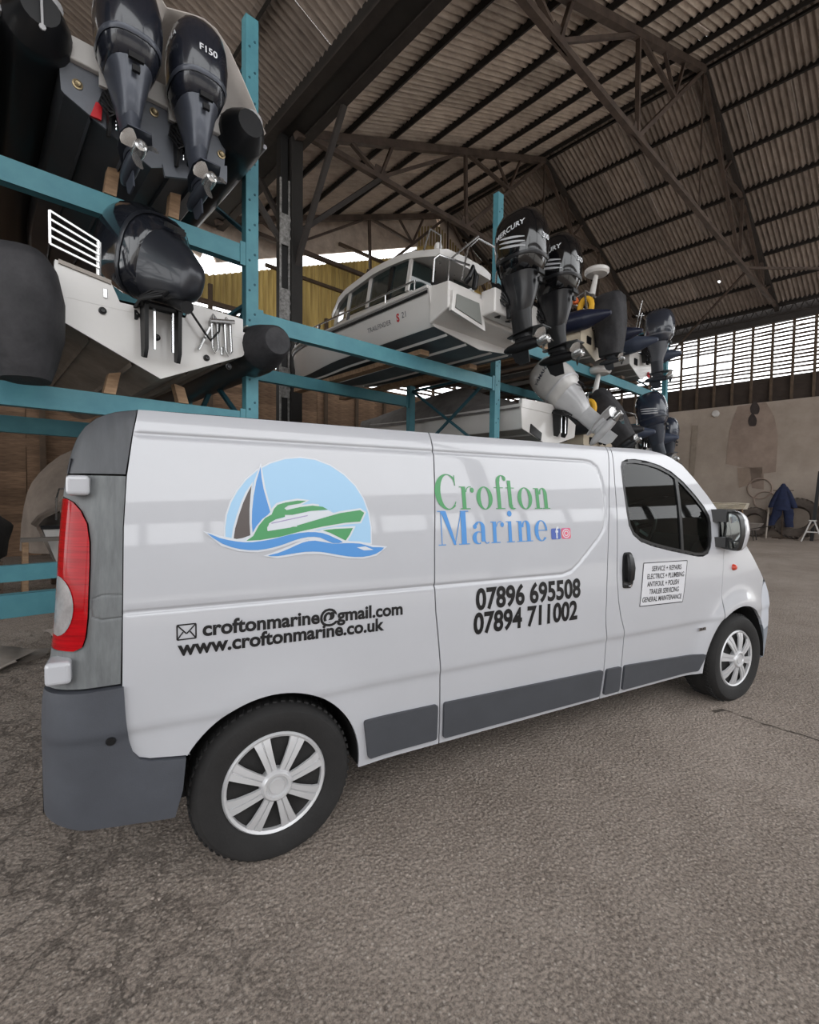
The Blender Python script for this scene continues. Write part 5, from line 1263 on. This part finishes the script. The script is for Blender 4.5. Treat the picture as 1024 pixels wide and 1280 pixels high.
for s in (-1, 1):
    for y0, y1 in ((.72, 1.05), (1.12, 1.56), (1.62, 2.12), (2.18, 2.60)):
        b = MB(); b.rings([[(s*cabw(y, zbot(y)), y, zbot(y)+.01), (s*cabw(y, ztop(y)), y+.10*0, ztop(y)-.05)] for y in np.linspace(y0, y1, 4)], False, False); b.build('side_window', M_CABGL, cb, None)
    for y0, y1 in ((.66, .72), (1.05, 1.12), (1.56, 1.62), (2.12, 2.18), (2.60, 2.68)):
        b = MB(); ym = (y0+y1)/2; b.bar((s*(cabw(ym, zbot(ym))+.004), ym, zbot(ym)), (s*(cabw(ym, ztop(ym))+.004), ym, ztop(ym)-.02), y1-y0, .03, up=(s, 0, 0)); b.build('window_pillar', M_BLACK if y0 in (1.05,) else M_GEL, cb, None)
b = MB(); b.rings([[(x, 2.66+.30*(1-(x/.56)**2)*.6, .86), (x*.9, 2.50+.22*(1-(x/.56)**2)*.6, ztop(2.6)-.04)] for x in np.linspace(-.52, .52, 9)], False, False); b.build('windscreen', M_CABGL, cb, 40)
b = MB(); b.rings([[(x, .70, .74), (x*.93, .66, 1.2)] for x in (-.66, -.2)], False, False); b.build('aft_window', M_CABGL, cb, None)
b = MB(); b.rings([[(x, .70, .74), (x*.93, .66, 1.2)] for x in (.2, .66)], False, False); b.build('aft_window', M_CABGL, cb, None)
b = MB(); b.rings([[(-w, y, z-.085), (-w*.6, y, z-.07), (w*.6, y, z-.07), (w, y, z-.085), (w+.01, y, z), (w*.72, y, z+.05), (0, y, z+.065), (-w*.72, y, z+.05), (-w-.01, y, z)] for y, w, z in [(q, float(np.interp(q, [.25, .6, 1.4, 2.4, 2.95], [.52, .66, .68, .62, .40])), ztop(q)) for q in np.linspace(.25, 2.95, 12)]]); b.build('cabin_roof', M_GEL, cb, 40)
for s in (-1, 1):
    b = MB(); b.tube([(s*.48, y, ztop(y)+z) for y, z in ((.7, .03), (.75, .10), (1.6, .11), (2.4, .10), (2.55, .03))], .012, 6); b.build('roof_rail', M_STEEL, cb)
    # side rails with stanchions
    pts = []
    for y, w, g, wc, cz, k in H:
        if y > .2: pts.append((s*max(.04, w-.05), y, g+.16+.02*min(1, y/3)))
    b = MB(); b.tube([(pts[0][0], pts[0][1], pts[0][2]-.15)]+pts, .014, 8); b.build('side_rail', M_STEEL, cb)
    for p in pts[2:-1:3]:
        b = MB(); b.tube([(p[0], p[1], p[2]-.16), p], .010, 6); b.build('stanchion', M_STEEL, cb)
def rail_px(pts, b_):
    m = MB(); m.tube([tuple(on_b(u, v, b_)-np.array((ac, bs, zk))) for u, v in pts], .013, 8); m.build('stern_rail', M_STEEL, cb)
rail_px([(560, 352), (562, 325), (598, 295)], 4.35); rail_px([(577, 350), (585, 311), (598, 298), (636, 318)], 4.15); rail_px([(530, 312), (538, 286), (551, 294), (550, 330)], 4.6)
# stern arch rails, mast light, hanging rope
b = MB(); b.tube([(-.86, .05, .55), (-.86, .02, .92), (-.80, .0, .98), (-.30, -.06, 1.00)], .014, 8); b.build('stern_rail', M_STEEL, cb)
b = MB(); b.tube([(.16, -.1, .56), (.14, -.16, 1.02), (.20, -.2, 1.10), (.86, -.26, 1.08), (.90, -.24, .98)], .015, 8); b.tube([(.14, -.16, .82), (.5, -.2, .80)], .012, 8); b.build('stern_rail', M_STEEL, cb)
b = MB(); b.tube([(-.10, .72, 1.30), (-.08, .68, 1.55)], .010, 6); b.tube([(-.28, .7, 1.30), (-.12, .66, 1.52), (.10, .6, 1.50), (.14, .6, 1.22)], .010, 6); b.build('mast_frame', M_STEEL, cb)
b = MB(); b.lathe([(.0, .0), (.05, .01), (.06, .05), (.045, .10), (0, .115)], (-.10, .70, 1.52), 'z', 14); b.build('mast_light', M_GEL, cb)
b = MB(); b.tube([(-.70, .25, .64), (-.66, .2, .74), (-.5, .12, .72), (-.45, .05, .64), (-.7, .0, .60), (-.9, .02, .62)], .018, 8); b.build('mooring_line', M_BLACK, cb)
b = MB(); b.tube([(-.93, 1.7, .70), (-.95, 1.7, .60), (-.93, 1.68, .52)], .020, 6); b.build('fender_strap', M_BLACK, cb); b = MB(); b.tube([(-.93, 2.5, .72), (-.95, 2.5, .62), (-.90, 2.48, .5)], .018, 6); b.build('fender_strap', M_BLACK, cb)
# name along the topside
v_, f_ = text_mesh('TRAILFINDER', .085, 'LEFT', .0005, xscale=1.0)
def topside_pt(y, z, s=-1):
    ys_ = [h[0] for h in H]; w = np.interp(y, ys_, [h[1] for h in H]); g = np.interp(y, ys_, [h[2] for h in H]); wc = np.interp(y, ys_, [h[3] for h in H]); cz = np.interp(y, ys_, [h[4] for h in H])
    zm = cz+(g-cz)*.5; x = np.interp(z, [cz+.02, zm, g], [wc+.02, wc*.35+w*.65+.01, w]); return (s*(x+.004), y, z)
b = MB(); b.add([topside_pt(1.22-q[0]*1.0, .29+q[1]) for q in v_], f_); b.build('name_lettering', mat('grey_lettering', (92, 92, 96), .5), cb, None)
v_, f_ = text_mesh('S', .13, 'LEFT', .006); b = MB(); b.add([topside_pt(.60-q[0]*.9, .29+q[1]) for q in v_], f_); b.build('name_lettering', mat('red_lettering', (176, 36, 44), .5), cb, None)
v_, f_ = text_mesh('21', .10, 'LEFT', .001); b = MB(); b.add([topside_pt(.50-q[0]*1.0, .31+q[1]) for q in v_], f_); b.build('name_lettering', MATS['grey_lettering'], cb, None)
for x, lab in ((-.05, 'glossy black outboard with silver lettering nearest the cabin boat centre line'), (.74, 'glossy black outboard on the starboard side of the cabin boat')):
    outboard(ac+x-.06, bs-.42, zk+.60, lab, 1.0, .05, 0, 'merc_cowl', (16, 16, 18), (30, 30, 33), (24, 24, 26), 'MERCURY', '300', stripes=(190, 192, 196), rough=.12)
b = MB(); b.box((.28, -.42, .42), (1.3, .22, .30)); b.build('engine_bracket', M_GEL, cb, None, .02)

# --- covered boat with the white outboard in the third bay, lower level
zk = 2.40; bs = 4.55; ac = 7.42
tb = shed_thing('covered_boat', 'white hulled boat under a grey tarpaulin on the lower rack level', 'boat', ac, bs, zk)
H = hull_parts(tb, 5.4, .86, .62, .22, .93, .42, M_GEL, mat('grey_primer_hull', (128, 124, 120), .6, var=.2), M_GEL, M_GEL, None, full=.35, bow=.14)
b = MB(); b.prism([(-.86, .56), (.86, .56), (.86, .70), (.3, .72), (-.3, .72), (-.86, .70)], .06, lambda u, v, k: (u, -.02+k, v)); b.build('transom_top', M_GEL, tb, None)
b = MB(); b.prism([(-.62, .18), (-.30, .08), (-.28, .20), (-.60, .32)], .02, lambda u, v, k: (u, -.03+k, v)); b.build('trim_tab', M_BLACK, tb, None)
rr = []
rc = random.Random(5)
for i, (y, w, g, wc, cz, k) in enumerate(H):
    ridge = float(np.interp(y, [0, .5, 1.2, 1.9, 2.6, 3.6, 4.6, 5.4], [.06, .12, .36, .68, .62, .45, .22, .05])); row = []
    for j, q in enumerate(np.linspace(-1, 1, 17)):
        drop = .10 if abs(q) > .95 else 0; x = q*(w+.03); fold = .025*math.sin(j*2.1+i*1.3)*(1-abs(q))
        row.append((x, y, g+.02-drop+ridge*(1-abs(q)**1.5)+fold))
    rr.append(row)
b = MB(); b.rings(rr, False, False); o = b.build('tarpaulin', M_TARP, tb, 60)
outboard(ac+.20, bs-.04, zk+.56, 'white outboard tilted on the boat under the grey tarpaulin', 1.10, .78, .0, 'white_cowl', (206, 204, 202), (196, 196, 198), (190, 190, 192), 'YAMAHA', None, (60, 62, 74), rough=.25)
# --- work ribs: cream transom, A-frame with radar, covered engine
def work_rib(ac, bs, zk, lab, cov_lab, tube_m, cover=True, aframe=True, tr_m=None, eng=None):
    r = shed_thing('work_rib', lab, 'boat', ac, bs, zk, 0)
    hull_parts(r, 5.0, .60, .56, .24, .95, .34, tr_m or M_CREAM, mat('grey_primer_hull', (128, 124, 120), .6), tr_m or M_CREAM, M_DKDECK)
    rib_tubes(r, .68, .62, .19, 5.2, tube_m, tube_m, .62, .45, tip=.16)
    b = MB(); b.prism([(-.60, .50), (.60, .50), (.60, .66), (.22, .66), (.18, .52), (-.18, .52), (-.22, .66), (-.60, .66)], .06, lambda u, v, k: (u, -.016+k, v)); b.build('transom_top', tr_m or M_CREAM, r, None)
    b = MB(); b.box((-.30, -.02, .34), (.16, .02, .14)); b.build('transom_plate', M_BLACK, r, None)
    b = MB(); b.box((.36, -.04, .16), (.06, .03, .12)); b.build('red_marker', M_REDT, r, None)
    if aframe:
        b = MB(); b.tube([(-.52, -.10, .70), (-.46, .0, 1.18), (-.36, .05, 1.28), (.30, .05, 1.28), (.40, .0, 1.18), (.46, -.10, .70)], .020, 8); b.tube([(-.46, .55, .70), (-.40, .35, 1.15), (-.36, .05, 1.27)], .018, 8); b.tube([(.44, .55, .70), (.36, .35, 1.15), (.30, .05, 1.27)], .018, 8); b.tube([(-.40, .30, 1.12), (.36, .30, 1.12)], .015, 8); b.build('frame_arch', M_STEEL, r)
        b = MB(); b.tube([(-.10, .05, 1.27), (.06, .05, 1.70)], [.06, .045], 10); b.build('radar_mast', M_GEL, r)
        b = MB(); b.lathe([(.0, -.02), (.20, -.02), (.235, .02), (.235, .075), (.20, .105), (.0, .115)], (.08, .05, 1.74), 'z', 22); b.build('radar_dome', M_GEL, r, 40)
        b = MB(); th = np.linspace(math.radians(-60), math.radians(240), 14); b.tube([(-.42+.02*math.sin(t), .0+.12*math.cos(t), .94+.17*math.sin(t)) for t in th], .055, 8); b.build('horseshoe_lifebuoy', mat('yellow_buoy', (222, 170, 46), .6), r)
        b = MB(); b.lathe([(0, -.06), (.05, -.04), (.06, .02), (.03, .07), (0, .08)], (-.44, .2, 1.10), 'z', 12); b.build('marker_float', mat('orange_float', (216, 104, 50), .6), r)
    return r
M_NAVYT = mat('navy_inflatable', (30, 36, 58), .4, var=.3, vscale=4, coat=.15); M_GREYT = mat('grey_blue_inflatable', (66, 74, 92), .45, var=.3, vscale=4)
work_rib(9.20, 4.66, 4.22, 'navy tubed work rib with radar arch and yellow lifebuoy on the upper level', '', M_NAVYT)
outboard(9.16, 4.60, 4.72, 'outboard under a black cloth cover on the upper radar rib', .78, .05, 0, 'cov_cowl', (24, 24, 26), (90, 92, 96), (60, 62, 66), cover=M_COVER)
work_rib(9.40, 4.66, 2.30, 'cream work rib with radar arch and yellow lifebuoy on the lower level', '', mat('dark_inflatable', (44, 44, 48), .5, var=.3, vscale=4))
outboard(9.42, 4.60, 2.86, 'outboard under a black cloth cover on the lower radar rib', .80, .6, 0, 'cov_cowl', (24, 24, 26), (90, 92, 96), (60, 62, 66), cover=M_COVER)
r3 = work_rib(11.35, 4.66, 4.22, 'grey tubed rib with rod rack beside the slatted wall, upper level', '', M_GREYT, aframe=False, tr_m=M_GEL)
b = MB(); b.tube([(-.25, .1, .62), (-.12, .0, 1.55), (-.06, -.02, 1.75)], .014, 8); b.tube([(-.12, .1, .62), (.0, 0, 1.50)], .014, 8); b.tube([(-.3, .0, 1.36), (.12, .0, 1.48)], .012, 8); b.build('rod_rack', M_STEEL, r3)
b = MB(); b.lathe([(0, -.14), (.10, -.10), (.12, .0), (.07, .10), (0, .13)], (-.34, .1, .92), 'z', 12); b.build('red_float', mat('red_float', (190, 40, 44), .5), r3)
outboard(11.40, 4.60, 4.90, 'dark outboard hanging upright in front of the bright slats', .95, .0, 0, 'slate_cowl', (50, 54, 64), (96, 98, 104), (62, 64, 70))
r4 = work_rib(11.35, 4.66, 2.30, 'grey rib with twin rail hoops on the lower level by the end post', '', M_GREYT, aframe=False, tr_m=mat('grey_gel', (150, 150, 148), .4))
for y in (.2, .5, .8):
    b = MB(); b.tube([(-.4, y, .6), (-.36, y, 1.08), (-.25, y, 1.18), (.25, y, 1.18), (.36, y, 1.08), (.4, y, .6)], .018, 8); b.build('rail_hoop', M_STEEL, r4)
outboard(11.35, 4.60, 2.98, 'dark navy outboard with grey stripes beside the end post', 1.0, .22, 0, 'navy_cowl2', (46, 52, 66), (60, 64, 74), (54, 58, 66), stripes=(150, 152, 158))
outboard(12.72, 4.75, 2.80, 'small dark outboard lowest behind the end post of the rack', .8, .1, 0, 'navy_cowl2', (46, 52, 66), (60, 64, 74), (54, 58, 66))
b = shed_thing('work_rib', 'small dark dinghy next to the end post of the rack', 'boat', 12.75, 4.8, 2.30)
hull_parts(b, 3.4, .42, .5, .2, .95, .3, M_GREYHULL, M_GREYHULL, M_GREYTR, M_DKDECK)
# ------------------------------------------------------------------ things on the ground
def mound(name, label, cat, a, b, prof, m, rz=0.0, seed=1, fold=.05, z=0.0, parent=None, nseg=25):
    """draped heap: prof = list of (y, half width, height)"""
    rc = random.Random(seed); ph = rc.random()*6; rr = []
    for i, (y, w, h) in enumerate(prof):
        rr.append([(w*math.cos(t)*(1+fold*math.sin(6*t+i*1.7+ph)), y+fold*.5*math.sin(4*t+i), max(0, h*max(0, math.sin(t))**.7+fold*h*math.sin(9*t+i*2.2+ph)*math.sin(t))) for t in np.linspace(math.pi, 0, nseg)])
    bb = MB(); bb.rings(rr, False, False); n0 = len(rr[0]); bb.f += [tuple(range(n0)), tuple(range(len(bb.v)-n0, len(bb.v)))]; bb.mi += [0, 0]
    if parent: return bb.build(name, m, parent, 60)
    o = bb.build(name, m, None, 60); o.location = W(a, b, z); o.rotation_euler = (0, 0, RA+rz); return tag(o, label, cat)
M_BRTARP = mat('brown_dusty_tarp', (132, 120, 110), .85, var=.35, vscale=2.0, col2=(102, 92, 84), bump=.3, bscale=7)
M_DKTARP = mat('dark_heap_cloth', (44, 42, 42), .85, var=.4, vscale=5, bump=.5, bscale=9)
# dusty covered boat under the first bay
t = shed_thing('covered_boat', 'boat under a dusty brown cover on the floor behind the rack', 'boat', 2.45, 12.1, 0)
mound('boat_cover', '', '', 0, 0, [(-1.5, .35, .7), (-1.3, 1.0, 1.2), (-.7, 1.6, 1.95), (0, 1.75, 2.2), (.7, 1.65, 2.2), (1.2, 1.2, 1.8), (1.55, .5, 1.2)], M_BRTARP, parent=t, fold=.02)
for o in t.children: o.location.z = .35
b = MB(); b.rings([[(-.8, y, .0), (.8, y, .0), (1.1, y, .5), (-1.1, y, .5)] for y in (-1.0, 1.2)]); b.build('hull', M_GEL, t, 30)
# small white boat with brown cover, its stern to the tail lamp
t = shed_thing('dinghy', 'small white dinghy with brown cover standing behind the tail lamp', 'boat', 1.22, 8.45, .22)
H2 = hull_rings(1.95, .48, .82, .3, .6, .2)
b = MB(); b.rings([[(-w, y, g), (-wc*.6, y, 0.02+k*.3), (wc*.6, y, .02+k*.3), (w, y, g)] for y, w, g, wc, cz, k in H2], False, False); b.build('hull', M_GEL, t, 40)
b = MB(); b.prism([(-.48, .82), (-.22, .0), (.22, .0), (.48, .82)], .03, lambda u, v, k: (u, -.01+k, v)); b.build('transom', M_GEL, t, None)
b = MB(); b.rings([[(-w-.03, y, g-.02), (-w*.9, y, g+.10), (-w*.4, y, g+.25), (0, y, g+.30), (w*.4, y, g+.25), (w*.9, y, g+.10), (w+.03, y, g-.02)] for y, w, g, wc, cz, k in H2], False, False); b.build('cover', M_BRTARP, t, 50)
b = MB(); b.box((0, -.03, .80), (.98, .03, .05)); b.build('rub_rail', M_BLACK, t, None)
b = MB(); b.tube([(-.30, .1, .9), (-.30, .0, 1.22), (-.26, .1, 1.34), (-.05, .2, 1.36)], .014, 8); b.tube([(-.18, .15, 1.0), (-.18, .12, 1.34)], .012, 8); b.build('push_rail', M_STEEL, t)
b = MB(); b.box((0, .4, -.10), (.5, .12, .22)); b.box((0, 1.3, -.10), (.5, .12, .22)); b.build('cradle', M_TIMBER_D, t, None)
# trestle next to it, dark cloth heap, blue bundle
t = shed_thing('trestle', 'small timber trestle beside the white dinghy', 'trestle', .74, 8.12, 0)
b = MB(); b.box((0, 0, .88), (.5, .16, .05)); b.build('top', mat('grey_board', (112, 106, 100), .8), t, None)
for x, yy in ((-.2, -.06), (.2, -.06), (-.2, .06), (.2, .06)): 
    b = MB(); b.bar((x, yy, .86), (x*1.1, yy*3, 0), .06, .03); b.build('leg', M_TIMBER, t, None)
mound('cloth_heap', 'dark crumpled tarpaulin heap on crates behind the rack', 'tarpaulin', -.34, 8.75, [(-.75, .3, .2), (-.5, .62, .62), (0, .8, .82), (.5, .7, .75), (.8, .2, .3)], M_DKTARP, seed=4, fold=.10, z=.62)
b = shed_thing('crate', 'dark wooden crate under the crumpled tarpaulin heap', 'crate', -.34, 8.75, 0)
for k in range(5):
    q = MB(); q.box((0, -.62, .06+.125*k), (1.3, .03, .11)); q.build('slat', M_TIMBER_D, b, None)
q = MB(); q.box((0, 0, .31), (1.26, 1.2, .62)); q.build('crate_body', mat('crate_dark', (40, 36, 33), .9), b, None)
o = mound('bundle', 'navy blue bag slumped on top of the dark tarpaulin heap', 'bag', -.10, 8.75, [(-.35, .10, .12), (-.2, .28, .32), (.1, .32, .36), (.35, .12, .15)], mat('navy_cloth', (44, 54, 84), .8, var=.3, vscale=6), seed=9, fold=.08, z=1.40)
for i, (a_, b_, w_) in enumerate(((.05, 5.6, .38), (.95, 6.25, .28), (1.2, 5.4, .2))):
    mound('dust_sheet', ('crumpled grey plastic sheet on the floor under the rack' if i == 0 else 'small scrap of crumpled plastic sheet beside the larger one' if i == 1 else 'thin twist of plastic sheet nearest the van bumper'), 'sheet', a_, b_, [(-.3, .05, .02), (-.15, w_, .07), (.1, w_*1.2, .09), (.3, .1, .02)], mat('crumpled_plastic', (150, 140, 132), .6, var=.3, vscale=8), seed=20+i, fold=.25)

# along the right wall
AW = A_E+.18
def tyre(label, b, r, w, lean, da=.0):
    t = shed_thing('tractor_tyre', label, 'tyre', AW-.62-da, b, 0, math.pi/2)
    m = MB(); m.lathe([(r*.55, -w*.35), (r*.60, -w*.5), (r*.85, -w*.52), (r*.96, -w*.42), (r, -w*.25), (r, w*.25), (r*.96, w*.42), (r*.85, w*.52), (r*.60, w*.5), (r*.55, w*.35)], (0, 0, 0), 'y', 40); m.f = m.f[:-2]; m.mi = m.mi[:-2]
    n_ = 10; k = 40
    m.add([], []); 
    fs = [((9)*k+j, 9*k+(j+1) % k, (j+1) % k, j) for j in range(k)]; m.f += fs; m.mi += [0]*k
    rot = Matrix.Rotation(lean, 3, 'X'); m.v = [tuple(Vector(rot @ Vector(p))+Vector((0, 0, r*math.cos(lean)+w*.5*math.sin(abs(lean))))) for p in m.v]
    m.build('casing', mat('dusty_tyre', (112, 102, 95), .9, var=.35, vscale=5, col2=(84, 76, 71)), t, 40)
    m = MB()
    for j in range(30):
        a0 = 2*math.pi*j/30
        for s in (-1, 1):
            c0, s0 = math.cos(a0+s*.05), math.sin(a0+s*.05); c1, s1 = math.cos(a0+.12+s*.05), math.sin(a0+.12+s*.05)
            m.bar((c0*(r+.01), s*w*.08, s0*(r+.01)), (c1*(r-.01), s*w*.46, s1*(r-.01)), .05, .05, up=(c0, 0, s0))
    m.v = [tuple(Vector(rot @ Vector(p))+Vector((0, 0, r*math.cos(lean)+w*.5*math.sin(abs(lean))))) for p in m.v]
    m.build('tread_lugs', MATS['dusty_tyre'], t, None); t.children[-1]['kind'] = 'stuff'
    return t
tyre('large dusty tractor tyre behind the blue overalls against the wall', 3.62, .77, .36, .20)
tyre('large dusty tractor tyre behind the wheelbarrow against the wall', 4.98, .57, .30, .20)
tyre('half hidden dark tyre lying by the canvas stack at the wall', 6.42, .62, .30, .35)
# blue overalls hung on a pole
t = shed_thing('overalls', 'dark blue overalls hanging on a stick before the tyre', 'clothing', AW-1.05, 3.98, 0, math.pi/2)
M_OVR = mat('blue_overall_cloth', (38, 48, 80), .85, var=.4, vscale=5, col2=(24, 30, 54), bump=.4, bscale=9)
def sweep(path, rads, n=14, sq=.5, seed=0):
    rr = []
    for i, (p, r) in enumerate(zip(path, rads)):
        rr.append([(p[0]+r*math.cos(q)*(1+.10*math.sin(3*q+i*1.1+seed)), p[1]+r*sq*math.sin(q), p[2]+.01*math.sin(5*q+i)) for q in np.linspace(0, 2*math.pi, n, endpoint=False)])
    return rr
b = MB(); b.rings(sweep([(0, 0, 2.12), (0, 0, 2.06), (0, .02, 1.9), (.0, .02, 1.6), (.02, .02, 1.3), (.02, 0, 1.10)], [.04, .08, .14, .20, .25, .29], 18, .5, 1)); b.build('torso', M_OVR, t, 60)
for s in (-1, 1):
    b = MB(); b.rings(sweep([(s*.16, 0, 1.16), (s*.19, 0, .95), (s*.24+.06, .0, .70), (s*.30+.08, 0, .46)], [.17, .16, .14, .13], 14, .6, s+3)); b.build('trouser_leg', M_OVR, t, 60)
    b = MB(); b.rings(sweep([(s*.06, 0, 2.0), (s*.14, 0, 1.80), (s*.26, .0, 1.50), (s*.37, 0, 1.20)], [.06, .10, .11, .10], 12, .7, s+5)); b.build('sleeve', M_OVR, t, 60)
b = MB(); b.tube([(0, .0, 0), (0, 0, 2.05)], .02, 8); b.build('support_stick', M_TIMBER_D, t)
b = MB(); b.bar((-.32, 0, 1.86), (.32, 0, 1.86), .03, .03); b.build('crossbar', M_TIMBER_D, t, None); b = MB(); b.box((0, 0, .02), (.6, .06, .04)); b.box((0, 0, .02), (.06, .6, .04)); b.build('stand_foot', M_TIMBER_D, t, None)
# leaning pole
b = MB(); b.tube([(0, 0, 0), (.65, .05, 1.5)], .03, 8); o = b.build('leaning_pole', mat('bare_pole', (160, 150, 140), .7), None); o.location = W(AW-1.45, 4.40, .0); o.rotation_euler = (0, 0, RA); tag(o, 'bare pale pole leaning between the two tyres', 'pole')
# wheelbarrow
t = shed_thing('wheelbarrow', 'old grey wheelbarrow parked in front of the left tyre', 'wheelbarrow', AW-2.9, 4.80, 0, math.pi/2)
b = MB(); b.rings([[(-.42, -.22, .38), (.26, -.22, .38), (.26, .22, .38), (-.42, .22, .38)], [(-.55, -.30, .62), (.50, -.30, .64), (.50, .30, .64), (-.55, .30, .62)]], True, False); b.f.append((3, 2, 1, 0)); b.mi.append(0); o = b.build('tray', mat('grey_tray', (140, 132, 126), .6, var=.3, vscale=6), t, None)
o.modifiers.new('s', 'SOLIDIFY').thickness = .012
for s in (-1, 1):
    b = MB(); b.tube([(.62, s*.10, .2), (.0, s*.2, .36), (-.9, s*.28, .58)], .018, 8); b.build('handle', M_TRUSS_D, t)
    b = MB(); b.tube([(-.30, s*.2, .40), (-.36, s*.22, .0)], .018, 8); b.build('leg', M_TRUSS_D, t)
b = MB(); b.lathe([(.06, -.03), (.16, -.045), (.2, -.03), (.2, .03), (.16, .045), (.06, .03)], (.62, 0, .2), 'y', 24); b.build('wheel', M_RUBBER, t)
b = MB(); b.bar((0, .1, .5), (.1, .12, 1.15), .16, .03); o = b.build('offcut_board', M_TIMBER, None, None); o.location = W(AW-2.88, 4.75, 0.0); o.rotation_euler = (0, 0, RA+math.pi/2); tag(o, 'pale board offcut standing in the wheelbarrow', 'board')
# bench with folded canvas
t = shed_thing('workbench', 'low brown bench under the folded cream canvas by the wall', 'bench', AW-1.78, 5.95, 0, math.pi/2)
b = MB(); b.box((0, 0, 1.06), (1.5, .8, .06)); b.build('top', M_TIMBER_D, t, None)
b = MB(); b.box((-.05, -.36, .66), (1.35, .04, .74)); b.build('front_board', mat('rust_board', (116, 82, 62), .8, var=.3, vscale=3), t, None)
for x in (-.68, .68):
    for yy in (-.34, .34):
        b = MB(); b.box((x, yy, .52), (.08, .08, 1.04)); b.build('leg', M_TIMBER_D, t, None)
t = shed_thing('folded_canvas', 'stack of folded cream canvas lying on the low bench', 'canvas', AW-1.78, 5.72, 1.10, math.pi/2)
M_CANV = mat('cream_canvas', (226, 216, 198), .85, var=.2, vscale=6)
for k in range(5):
    b = MB(); L_ = .95-.06*k; b.rings([[(x, -.30+.03*k, .052*k+.012*math.sin(x*7+k)), (x, .3-.02*k, .052*k+.01*math.sin(x*6+k)), (x, .33-.02*k, .052*k+.024), (x, .3-.02*k, .052*k+.048+.01*math.sin(x*6+k)), (x, -.30+.03*k, .052*k+.048+.012*math.sin(x*7+k)), (x, -.33+.03*k, .052*k+.024)] for x in np.linspace(-L_+.25-.08*k, L_*.62+.05*k, 14)]); b.build('fold', M_CANV, t, 50)
# dark post with board at the frame edge
t = shed_thing('sign_board', 'tall brown display board with torn dark patches on a black post', 'board', AW-1.35, 2.86, 0, math.pi/2)
b = MB(); b.bar((.18, 0, 0), (.02, .0, 2.55), .12, .10); b.build('post', M_BLACK, t, None)
b = MB(); b.box((-.62, .02, 1.3), (1.1, .05, 2.0)); b.build('panel', mat('brown_board', (118, 98, 88), .85, var=.35, vscale=4, col2=(92, 76, 68)), t, None)
for x, z, w_, h_ in ((-.45, 2.16, .70, .26), (-.5, 1.8, .3, .10), (-.35, 1.45, .36, .14), (-.6, 1.2, .25, .1)):
    b = MB(); b.prism(blob(x, z, w_/2, h_/2, 12), .012, lambda u, v, k: (u, -.02+k, v)); b.build('torn_patch', mat('torn_dark', (52, 46, 46), .9), t, None)
b = MB(); b.bar((0, 0, 0), (.42, 0, .62), .16, .05); o = b.build('leaning_plank', mat('grey_plank', (134, 122, 112), .85, var=.3), None, None); o.location = W(AW-1.55, 3.38, .02); o.rotation_euler = (0, 0, RA-math.pi/2); tag(o, 'short grey plank leaning near the display board', 'plank')
t = shed_thing('step_trestle', 'white A-shaped trestle legs in front of the display board', 'trestle', AW-1.95, 2.95, 0, math.pi/2)
for s in (-1, 1):
    b = MB(); b.bar((s*.3, 0, 0), (s*.05, 0, .75), .05, .04); b.build('leg', M_GEL, t, None)
b = MB(); b.box((0, 0, .77), (.22, .1, .04)); b.build('cap', M_GEL, t, None); b = MB(); b.box((0, 0, .36), (.36, .03, .04)); b.build('rung', M_GEL, t, None)
# wall-hung hoops above the tyres and a lamp
for (b_, z_, r_) in ((4.95, 1.95, .42), (4.75, 1.45, .38)):
    q = MB(); q.tube([(A_E+.17, b_+r_*math.cos(a0), z_+r_*math.sin(a0)) for a0 in np.linspace(0, 2*math.pi, 33)], .03, 6, False); q.build('painted_ring', M_PATCH, wr)
q = MB(); q.lathe([(0, -.10), (.12, -.08), (.15, 0), (.15, .04)], (0, 0, 0), 'x', 18); o = q.build('bulkhead_lamp', M_GEL, None); p_ = on_a(894, 517, A_E+.10); o.location = W(A_E+.16, p_[1], p_[2]); o.rotation_euler = (0, 0, RA); tag(o, 'small round white bulkhead lamp on the concrete wall', 'lamp')
# drooping cable along the eave
q = MB(); pts = []
for s_ in np.linspace(0, 1, 20): pts.append(W(A_E-.3, 10.0-8.0*s_, 8.3+.0*s_-.7*math.sin(math.pi*s_)*.6+.3*s_))
q.tube(pts, .015, 6); o = q.build('hanging_cable', mat('pale_cable', (170, 160, 150), .7), None); tag(o, 'pale cable drooping below the eaves above the slats', 'cable')
# small stones and grit near the camera
rg = random.Random(11); stone_me = []
for k in range(5):
    m = MB(); bm = bmesh.new(); bmesh.ops.create_icosphere(bm, subdivisions=1, radius=1)
    for v in bm.verts: v.co = Vector((v.co.x*rg.uniform(.7, 1.2), v.co.y*rg.uniform(.7, 1.2), v.co.z*.6*rg.uniform(.7, 1.2)))
    me = bpy.data.meshes.new('grit'); bm.to_mesh(me); bm.free(); stone_me.append(([tuple(v.co) for v in me.vertices], [tuple(p.vertices) for p in me.polygons])); bpy.data.meshes.remove(me)
g_ = MB()
for k in range(2600):
    x = rg.uniform(-2.2, 6.5); y = rg.uniform(-1.9, 1.2) if rg.random() < .75 else rg.uniform(-1.9, 6)
    s = rg.choice((.002, .003, .003, .004, .005, .008)); a0 = rg.uniform(0, 6.28); vs, fs = rg.choice(stone_me); c_, s_ = math.cos(a0), math.sin(a0)
    g_.add([(x+s*(p[0]*c_-p[1]*s_), y+s*(p[0]*s_+p[1]*c_), s*p[2]+s*.3) for p in vs], fs)
o = g_.build('grit', mat('grit_stone', (160, 148, 138), .9, var=.4, vscale=40), None, None); o['kind'] = 'stuff'; o['label'] = 'loose grit and small stones scattered over the concrete floor'; o['category'] = 'grit'
